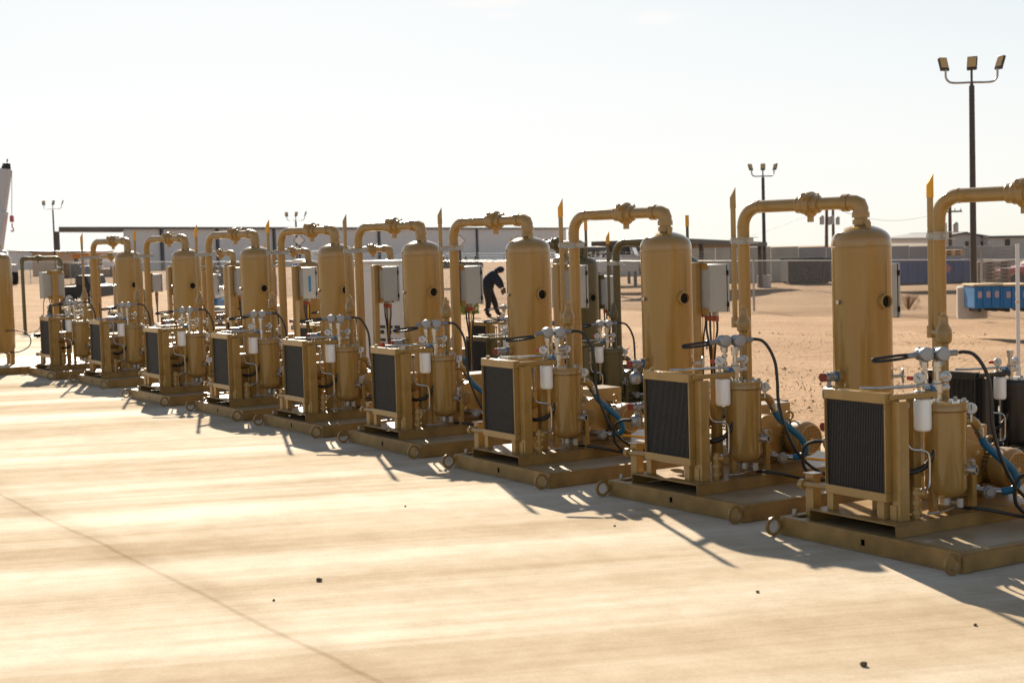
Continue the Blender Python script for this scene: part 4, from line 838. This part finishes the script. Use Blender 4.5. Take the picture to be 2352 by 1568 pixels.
# perimeter fence
def fence_mat():
    m = bpy.data.materials.new('chain_link'); m.use_nodes = True; n = m.node_tree.nodes; L = m.node_tree.links; b = n['Principled BSDF']
    b.inputs['Base Color'].default_value = (0.42, 0.41, 0.39, 1); b.inputs['Metallic'].default_value = 0.6; b.inputs['Roughness'].default_value = 0.5
    tc = n.new('ShaderNodeTexCoord'); fs = []
    for ang in (45, -45):
        mp = n.new('ShaderNodeMapping'); mp.inputs['Rotation'].default_value = (0, math.radians(ang), 0); L.new(tc.outputs['Object'], mp.inputs[0])
        sx = n.new('ShaderNodeSeparateXYZ'); L.new(mp.outputs[0], sx.inputs[0])
        pp = n.new('ShaderNodeMath'); pp.operation = 'PINGPONG'; pp.inputs[1].default_value = 0.035; L.new(sx.outputs['X'], pp.inputs[0])
        lt = n.new('ShaderNodeMath'); lt.operation = 'LESS_THAN'; lt.inputs[1].default_value = 0.0042; L.new(pp.outputs[0], lt.inputs[0]); fs.append(lt.outputs[0])
    mx = n.new('ShaderNodeMath'); mx.operation = 'MAXIMUM'; L.new(fs[0], mx.inputs[0]); L.new(fs[1], mx.inputs[1]); L.new(mx.outputs[0], b.inputs['Alpha']); return m
M['link'] = fence_mat()
FP = [(2420, 48), (2254, 51), (2020, 54), (1730, 57.5), (1480, 61.5), (1290, 65), (1170, 68), (980, 73), (800, 79), (640, 86), (470, 95), (300, 106), (130, 120), (-40, 136)]
def rail_y(px): return 597 + (600 - 597)*min(1, max(0, (2250 - px)/700)) + (1.5 if px < 600 else 0)
def fence():
    P = [(px, d, base(px, d), zat(px, rail_y(px), d)) for px, d in FP]
    R = thing('chain_link_fence', 'long galvanised chain-link fence with barbed wire arms across the yard', 'fence')
    for (px, d, p, zt), (px2, d2, q, zt2) in zip(P, P[1:]):
        a, L = frame_between(p, q)
        g = MB().prism([(0, 0, p.z - zt), (L, 0, q.z - zt), (L, 0, zt2 - zt), (0, 0, 0)], (0, 0.003, 0)).build('wire_mesh', 'link', R); g.location = (p.x, p.y, zt); g.rotation_euler.z = a
        MB().cyl((p.x, p.y, zt), (q.x, q.y, zt2), 0.022, n=8).build('top_rail', 'galv', R)
        for k in range(1, 4):
            off = V((0.06*k, -0.10*k, 0.12*k)); MB().cyl(V((p.x, p.y, zt)) + off, V((q.x, q.y, zt2)) + off, 0.002, n=5).build('barbed_wire', 'brown', R)
    for i, (px, d, p, zt) in enumerate(P):
        MB().cyl((p.x, p.y, p.z - 0.2), (p.x, p.y, zt + 0.03), 0.04, n=10).cyl((p.x, p.y, zt + 0.02), (p.x + 0.2, p.y - 0.33, zt + 0.42), 0.022, n=6).build('fence_post', 'galv', R)
        if i < len(P) - 1:
            q, zt2 = P[i+1][2], P[i+1][3]; k = max(1, int((q - p).length/3.2))
            for j in range(1, k):
                t = j/k; c = p.lerp(q, t); z = zt + (zt2 - zt)*t; MB().cyl((c.x, c.y, zg(c.x, c.y) - 0.2), (c.x, c.y, z), 0.025, n=8).build('line_post', 'galv', R)
fence()
# white bollard post at right
def white_post():
    d = 23.5; p = base(2337, d); zt = zat(2338, 560, d); zb = p.z
    R = thing('white_post', 'slim white steel post at the right edge, in front of the blue bins', 'post', (p.x, p.y, zb))
    MB().cyl((0, 0, 0), (0, 0, zt - zb), 0.03, n=18).build('post_shaft', 'whitep', R)
    MB().cyl((0, 0, 0), (0, 0, 0.14), 0.04, n=18).build('post_sleeve', 'whitep', R)
    MB().torus((0, 0, (zt - zb)*0.56), (0, 0, 1), 0.034, 0.008).build('yellow_band', 'yellow', R)
    MB().box((-0.1, -0.1, -0.5), (0.1, 0.1, -0.02)).build('post_footing', 'conlight', R)
white_post()
# crane boom
def crane():
    d = 120; p0, p1 = at(-20, 640, d), at(14, 388, d)
    R = thing('crane', 'grey telescopic crane boom leaning up at the left edge with a red hook block', 'crane', (p0.x, p0.y, zg(p0.x, p0.y)))
    o = R.location; p0 = p0 - o; p1 = p1 - o; ax = (p1 - p0); cr_ = V((CR[0][0], CR[0][1], 0)).normalized()
    MB().bar(p0, p0 + ax*0.62, 0.95, 1.0, cr_).build('lower_boom', 'cranegrey', R, 0.06); MB().bar(p0 + ax*0.60, p1, 0.72, 0.78, cr_).build('upper_boom', 'cranegrey', R, 0.05)
    h = MB().bar(p1 - ax*0.02, p1 + ax*0.02, 0.7, 0.5, cr_); h.cyl(p1 + ax*0.025 - V((0, 0.25, 0)), p1 + ax*0.025 + V((0, 0.25, 0)), 0.26, n=16).cyl(p1 + ax*0.06, p1 + ax*0.09, 0.06, n=6); h.build('boom_head', 'blacksteel', R)
    hk = at(27, 495, d) - o; top = at(27, 395, d) - o
    MB().cyl(top, hk, 0.025, n=6).cyl(p1 + ax*0.03, top, 0.025, n=6).build('hoist_rope', 'blacksteel', R)
    MB().bar(hk, hk - V((0, 0, 0.52)), 0.36, 0.26, cr_).build('hook_block', 'carred', R, 0.05)
    MB().tube([hk - V((0, 0, 0.6)), hk - V((0, 0, 0.9)), hk - V((0, 0, 1.1)) + cr_*0.1, hk - V((0, 0, 1.25)), hk - V((0, 0, 1.15)) - cr_*0.12], 0.05, 8).build('hook', 'carred', R)
    w = p0 - ax*0.12; MB().box((-4.5, -1.6, 1.0), (2.5, 1.4, 1.6)).build('chassis', 'cranegrey', R, 0.05)
    MB().box((-2, -1.2, 1.605), (1.2, 1.0, 2.7)).build('crane_house', 'cranegrey', R, 0.08)
    for x in (-3.6, -2.2, 0.4, 1.7):
        for y in (-1.55, 1.35): wheel(R, x, y, 0.6, 0.6, 0.35)
crane()
# hazard diamond signs
def sign(px, py, d, size, label):
    p = base(px, d); z = zat(px, py, d) - p.z; s = size*d/CF/2
    R = thing('diamond_sign', label, 'sign', p, vh - math.pi/2, 'blank white diamond signs')
    MB().box((-0.05, 0.03, 0), (0.05, 0.08, z)).build('sign_post', 'brown', R)
    MB().prism([(0, 0, z - s), (s, 0, z), (0, 0, z + s), (-s, 0, z)], (0, 0.025, 0)).build('sign_rim', 'brown', R)
    q = s*0.86; MB().prism([(0, -0.006, z - q), (q, -0.006, z), (0, -0.006, z + q), (-q, -0.006, z)], (0, 0.004, 0)).build('sign_face', 'whitep', R)
sign(1057, 553, 62, 29, 'white diamond sign on a brown post left of the bending person'); sign(689, 552, 76, 28, 'white diamond sign under the fifth overhead pipe')
# person, stooping, seen through the gap
def person():
    p, d = on_ground(1122, 728)
    R = thing('person', 'person in dark jacket and trousers stooping beside the fence behind the third tank', 'person', p, vh - math.pi/2)
    def skin_mesh(name, pts, edges, rad, m):
        me = bpy.data.meshes.new(name); me.from_pydata(pts, edges, []); o = bpy.data.objects.new(name, me); COL.objects.link(o); me.materials.append(M[m])
        sk = o.modifiers.new('skin', 'SKIN'); sk.use_smooth_shade = True
        for i, r in enumerate(rad): me.skin_vertices[0].data[i].radius = (r, r)
        me.skin_vertices[0].data[0].use_root = True
        ss = o.modifiers.new('sub', 'SUBSURF'); ss.levels = 2; ss.render_levels = 2
        dg = bpy.context.evaluated_depsgraph_get(); em = bpy.data.meshes.new_from_object(o.evaluated_get(dg)); bpy.data.objects.remove(o, do_unlink=True)
        for q in em.polygons: q.use_smooth = True
        o = bpy.data.objects.new(name, em); COL.objects.link(o); o.parent = R; return o
    R.scale = (1.08, 1.08, 1.08)
    # x to the right in the photo, y away; 0 pelvis
    P = [(0.0, 0, 0.93), (0.04, 0, 1.14), (0.13, -0.01, 1.36), (0.24, -0.02, 1.45), (0.34, -0.04, 1.47), (0.43, -0.05, 1.46),
         (0.16, -0.23, 1.36), (0.30, -0.30, 1.10), (0.44, -0.24, 0.90), (0.20, 0.20, 1.36), (0.40, 0.24, 1.12), (0.50, 0.12, 0.92),
         (-0.02, -0.11, 0.86), (0.02, -0.13, 0.48), (-0.04, -0.13, 0.10), (0.04, 0.12, 0.86), (0.20, 0.13, 0.50), (0.30, 0.13, 0.11), (0.10, -0.15, 0.045), (0.45, 0.14, 0.05)]
    E = [(0,1),(1,2),(2,3),(3,4),(4,5),(2,6),(6,7),(7,8),(2,9),(9,10),(10,11),(0,12),(12,13),(13,14),(0,15),(15,16),(16,17),(14,18),(17,19)]
    rd = [0.21, 0.245, 0.26, 0.10, 0.09, 0.10, 0.125, 0.10, 0.05, 0.125, 0.10, 0.05, 0.15, 0.105, 0.075, 0.135, 0.105, 0.075, 0.055, 0.055]
    body = skin_mesh('person_body', P, E, rd, 'denim')
    body.data.materials.append(M['pants']); body.data.materials.append(M['skin'])
    for q in body.data.polygons:
        c = q.center
        if c.z < 0.90 and c.x < 0.30 + (0.2 if c.z < 0.5 else 0): q.material_index = 1
        if c.x > 0.33 and c.z > 1.34: q.material_index = 2
    MB().ball((0.42, -0.045, 1.50), 0.125, (1.05, 1.0, 0.85)).build('hood', 'denim', R)
    for (x, y, z) in ((0.47, -0.23, 0.84), (0.53, 0.10, 0.87)):
        h = MB().ball((x, y, z), 0.05, (0.9, 0.55, 1.1))
        for k in range(4): h.tube([(x - 0.03 + 0.02*k, y, z - 0.03), (x - 0.025 + 0.022*k, y - 0.01, z - 0.09), (x - 0.01 + 0.02*k, y - 0.03, z - 0.125)], 0.011, 6)
        h.tube([(x - 0.03, y - 0.02, z), (x - 0.06, y - 0.05, z - 0.05)], 0.012, 6); h.build('gloved_hand', 'glove', R)
person()
# plants
def bush(px, py, d, r, h, m, label, cat, n, leaf, twigs=30):
    p = base(px, d); p.z = zat(px, py, d) if py else p.z
    R = thing(cat, label, cat, p); rn = random.Random(int(px))
    b = MB()
    for i in range(n):
        a, q = rn.uniform(0, 6.28), rn.random()**0.5*r; z = rn.uniform(0.02, 1)*h*(1 - 0.45*(q/r)**2)
        c = V((math.cos(a)*q, math.sin(a)*q, z)); u = V((rn.gauss(0,1), rn.gauss(0,1), rn.gauss(0,1))).normalized(); v2 = u.orthogonal().normalized()
        s = leaf*rn.uniform(0.6, 1.3); vs = [b.bm.verts.new(c + e) for e in (u*s, v2*s*0.45, -u*s, -v2*s*0.45)]; b.bm.faces.new(vs)
    b.build('foliage', m, R)
    t = MB()
    for i in range(twigs):
        a = rn.uniform(0, 6.28); q = rn.random()*r; t.tube([(0, 0, 0), (math.cos(a)*q*0.5, math.sin(a)*q*0.5, h*0.5), (math.cos(a)*q, math.sin(a)*q, h*rn.uniform(0.6, 1))], 0.003, 4, False)
    t.build('stems', 'dry', R)
bush(1068, 722, 52, 0.42, 0.62, 'leaf', 'yellow-green leafy weed on the dirt left of the person', 'bush', 900, 0.05)
bush(2085, 713, 42, 0.36, 0.5, 'dry', 'dry brown tumbleweed on the dirt behind the second tank', 'tumbleweed', 900, 0.014, 70)
bush(2250, 726, 48, 0.3, 0.3, 'dry', 'low dry weeds at the foot of the right fence post', 'weeds', 300, 0.02, 50)
# blue machine behind the fifth tank
def blue_machine(px0, px1, ytop, ybot, d, label, name='blue_generator'):
    pa, pb = at(px0, ybot, d), at(px1, ybot, d); a, L = frame_between(pa, pb); H = zat(px0, ytop, d) - pa.z
    R = thing(name, label, 'generator', pa, a)
    MB().box((0, 0, 0.25), (L, 1.4, H)).build('housing', 'brightblue', R, 0.06)
    MB().box((0.02, 0.02, H + 0.002), (L - 0.02, 1.38, H + 0.10)).build('housing_roof', 'whitep', R, 0.02)
    MB().prism([(L*0.1, -0.012, H*0.75), (L*0.45, -0.012, H*0.62), (L*0.95, -0.012, H*0.30), (L*0.95, -0.012, H*0.22), (L*0.45, -0.012, H*0.50), (L*0.1, -0.012, H*0.70)], (0, 0.01, 0)).build('white_swoosh', 'whitep', R)
    MB().box((0.1, 0.1, 0.0), (L - 0.1, 1.3, 0.248)).build('chassis', 'blacksteel', R)
    MB().lathe([(0.15, H + 0.1), (0.15, H + 0.2), (0.3, H + 0.24), (0.3, H + 0.3)], (L*0.72, 0.6, 0), n=20).build('exhaust_cowl', 'whitep', R)
blue_machine(676, 742, 606, 742, 36, 'bright blue generator with a white swoosh behind the fifth tank')
blue_machine(484, 501, 686, 742, 40, 'small bright blue generator behind the sixth tank', 'blue_generator')
blue_machine(408, 424, 676, 742, 40, 'small bright blue machine glimpsed between the seventh and eighth tanks', 'blue_generator')
# dark vehicles by the left fence and yard clutter
def block(name, label, cat, px0, px1, ytop, ybot, d, m, depth=1.6, extra=None, group=None):
    pa, pb = at(px0, ybot, d), at(px1, ybot, d); a, L = frame_between(pa, pb); H = zat(px0, ytop, d) - pa.z
    R = thing(name, label, cat, (pa.x, pa.y, pa.z), a, group)
    if extra: extra(R, L, H, m, depth)
    return R
def ex_trailer(R, L, H, m, D):
    MB().box((0, 0, H*0.52), (L, D, H*0.66)).build('deck', m, R, 0.03)
    MB().box((0, 0.02, H*0.665), (L*0.18, D - 0.02, H)).build('headboard', m, R, 0.03)
    n = max(2, int(L/3))
    for i in range(n): wheel(R, L*(0.62 + 0.3*i/n), 0.15, H*0.26, H*0.26)
    MB().box((L*0.02, 0.1, 0), (L*0.06, 0.3, H*0.52)).build('landing_leg', m, R)
    for i in range(4): MB().cyl((L*(0.25 + 0.2*i), 0.05, H*0.66), (L*(0.25 + 0.2*i), 0.05, H*0.95), 0.05, n=8).build('stake', m, R)
    for i in range(5): MB().cyl((L*0.2, 0.3 + 0.22*i, H*0.70), (L*0.99, 0.3 + 0.22*i, H*0.70), 0.10, n=10).build('pipe_load', 'tyre', R)
def ex_truck(R, L, H, m, D):
    MB().prism([(0, 0, H*0.25), (L, 0, H*0.25), (L, 0, H*0.62), (L*0.72, 0, H*0.66), (L*0.66, 0, H), (L*0.40, 0, H), (L*0.38, 0, H*0.64), (0, 0, H*0.64)], (0, D, 0)).build('truck_body', m, R, 0.05)
    MB().box((L*0.43, -0.01, H*0.68), (L*0.62, -0.002, H*0.94)).build('side_window', 'glass', R)
    for x in (0.2, 0.82): wheel(R, L*x, 0.1, H*0.22, H*0.22)
def ex_pump(R, L, H, m, D):
    MB().cyl((0, D/2, H*0.62), (L*0.62, D/2, H*0.62), H*0.24, n=24).box((L*0.08, D*0.2, 0), (L*0.5, D*0.8, H*0.34)).build('engine_block', m, R, 0.03)
    MB().cyl((L*0.64, D/2, H*0.62), (L, D/2, H*0.62), H*0.17, n=20).box((L*0.62, D*0.3, H*0.2), (L*0.95, D*0.7, H*0.42)).build('pump_head', 'olive', R, 0.02)
    MB().box((-0.1, 0, -0.06), (L + 0.1, D, 0.0)).build('skid', 'blacksteel', R)
def ex_stack(R, L, H, m, D):
    rn = random.Random(int(L*100)); x = 0
    MB().box((0, 0, 0), (L, D, H*0.12)).build('rack_base', 'blacksteel', R)
    i = 0
    while x < L - 0.3:
        ww = rn.uniform(0.5, 1.3); hh = H*rn.uniform(0.5, 0.98); MB().box((x, 0.05, H*0.125), (min(L, x + ww) - 0.05, D - 0.05, hh)).build('bundle', ('navy', 'wood', 'galv', 'blacksteel', 'orangep', 'boxgrey')[rn.randrange(6)], R, 0.03); x += ww
block('flatbed_trailer', 'dark flatbed trailer loaded with pipe beyond the fence, left of centre', 'trailer', 418, 535, 606, 642, 112, 'blacksteel', 2.4, ex_trailer)
block('dark_truck', 'dark truck parked beyond the fence between two left tanks', 'truck', 488, 542, 612, 668, 100, 'blacksteel', 2.0, ex_truck)
block('flatbed_trailer', 'dark low trailer beyond the fence behind the white diamond sign', 'trailer', 1000, 1110, 588, 650, 90, 'blacksteel', 2.4, ex_trailer)
block('dark_truck', 'black truck at the far left, half hidden by the farthest skids', 'truck', 142, 232, 634, 702, 50, 'blacksteel', 2.2, ex_truck)
block('pump_unit', 'dark grey engine and pump set at the far left, behind the farthest skid', 'pump', 126, 210, 690, 748, 38, 'blacksteel', 1.1, ex_pump)
block('material_rack', 'rack of mixed pipe bundles and crates beyond the fence at the far left', 'rack', 146, 300, 603, 640, 118, 'wood', 2.0, ex_stack)
def orange_beam():
    pa, pb = at(166, 588, 122), at(282, 588, 122); a, L = frame_between(pa, pb)
    R = thing('gantry', 'orange steel gantry beam on posts behind the rack at the far left', 'gantry', (pa.x, pa.y, 0), a)
    z = pa.z; MB().box((0, 0, z - 0.22), (L, 0.5, z + 0.18)).build('beam', 'orangep', R, 0.02)
    for x in (0.1, L*0.5, L - 0.4): MB().box((x, 0.1, -3), (x + 0.25, 0.4, z - 0.225)).build('gantry_post', 'brown', R)
orange_beam()
building('beige_shed', 'small tan shed at the far left behind the olive pipe', 74, 130, 170, (580, 580), 'tanshed', None, (), 8)
building('low_building', 'low grey building on the horizon at the far left', 20, 200, 300, (577, 578), 'sheet', None, (), 20)
def gravel():
    rn = random.Random(11); b = MB()
    for i in range(9000):
        px, d = rn.uniform(500, 2352), 10.5*math.exp(rn.random()*1.35)
        r = ray(px, 600); p = CAMP + r*d
        if p.y < 9.7: continue
        z = zg(p.x, p.y); s_ = rn.uniform(0.006, 0.019)*(1 + (rn.random() < 0.04)*1.4)
        q = [p.x + rn.uniform(-1, 1)*s_*0.3, p.y, z]
        vs = [b.bm.verts.new((q[0] + math.cos(a + i)*s_*rn.uniform(.6, 1.2), q[1] + math.sin(a + i)*s_*rn.uniform(.6, 1.2), z - 0.01)) for a in (0, 1.57, 3.14, 4.71)]
        t = b.bm.verts.new((q[0], q[1], z + s_*rn.uniform(.5, 1.0)))
        for k in range(4): b.bm.faces.new((vs[k], vs[(k+1) % 4], t))
    o = b.build('gravel', 'pebble'); tag(o, kind='stuff')
M['pebble'] = mat('dirt_pebbles', (0.36, 0.22, 0.115), 0.9, 0, 0.3, 3)
gravel()
# loose stones on the apron
def stone(px, py, s, label):
    r = ray(px, py); t = -1.75/r.z; p = CAMP + r*t; b = MB(); bmesh.ops.create_icosphere(b.bm, subdivisions=2, radius=s*0.85)
    rn = random.Random(px)
    for v in b.bm.verts: v.co = V((v.co.x*1.25, v.co.y, v.co.z*0.75))*rn.uniform(0.8, 1.15)
    o = b.build('stone', 'stone'); o.location = (p.x, p.y, s*0.5); o.rotation_euler.z = rn.uniform(0, 6); tag(o, label, 'stone', 'loose stones on the concrete')
for a in ((1983, 1528, 0.017, 'largest dark stone on the concrete, near the bottom right'), (733, 1334, 0.016, 'square dark stone alone on the sunlit concrete left of centre'), (629, 1379, 0.008, 'small dark pebble just left of the square stone'),
          (1740, 1360, 0.010, 'dark pebble in front of the nearest skid shadow'), (2240, 1436, 0.010, 'dark pebble near the right edge of the concrete'), (931, 1163, 0.008, 'tiny pebble beside a shadow tip in the middle of the concrete'), (1412, 1208, 0.008, 'tiny pebble beyond the looped shadow')): stone(*a)
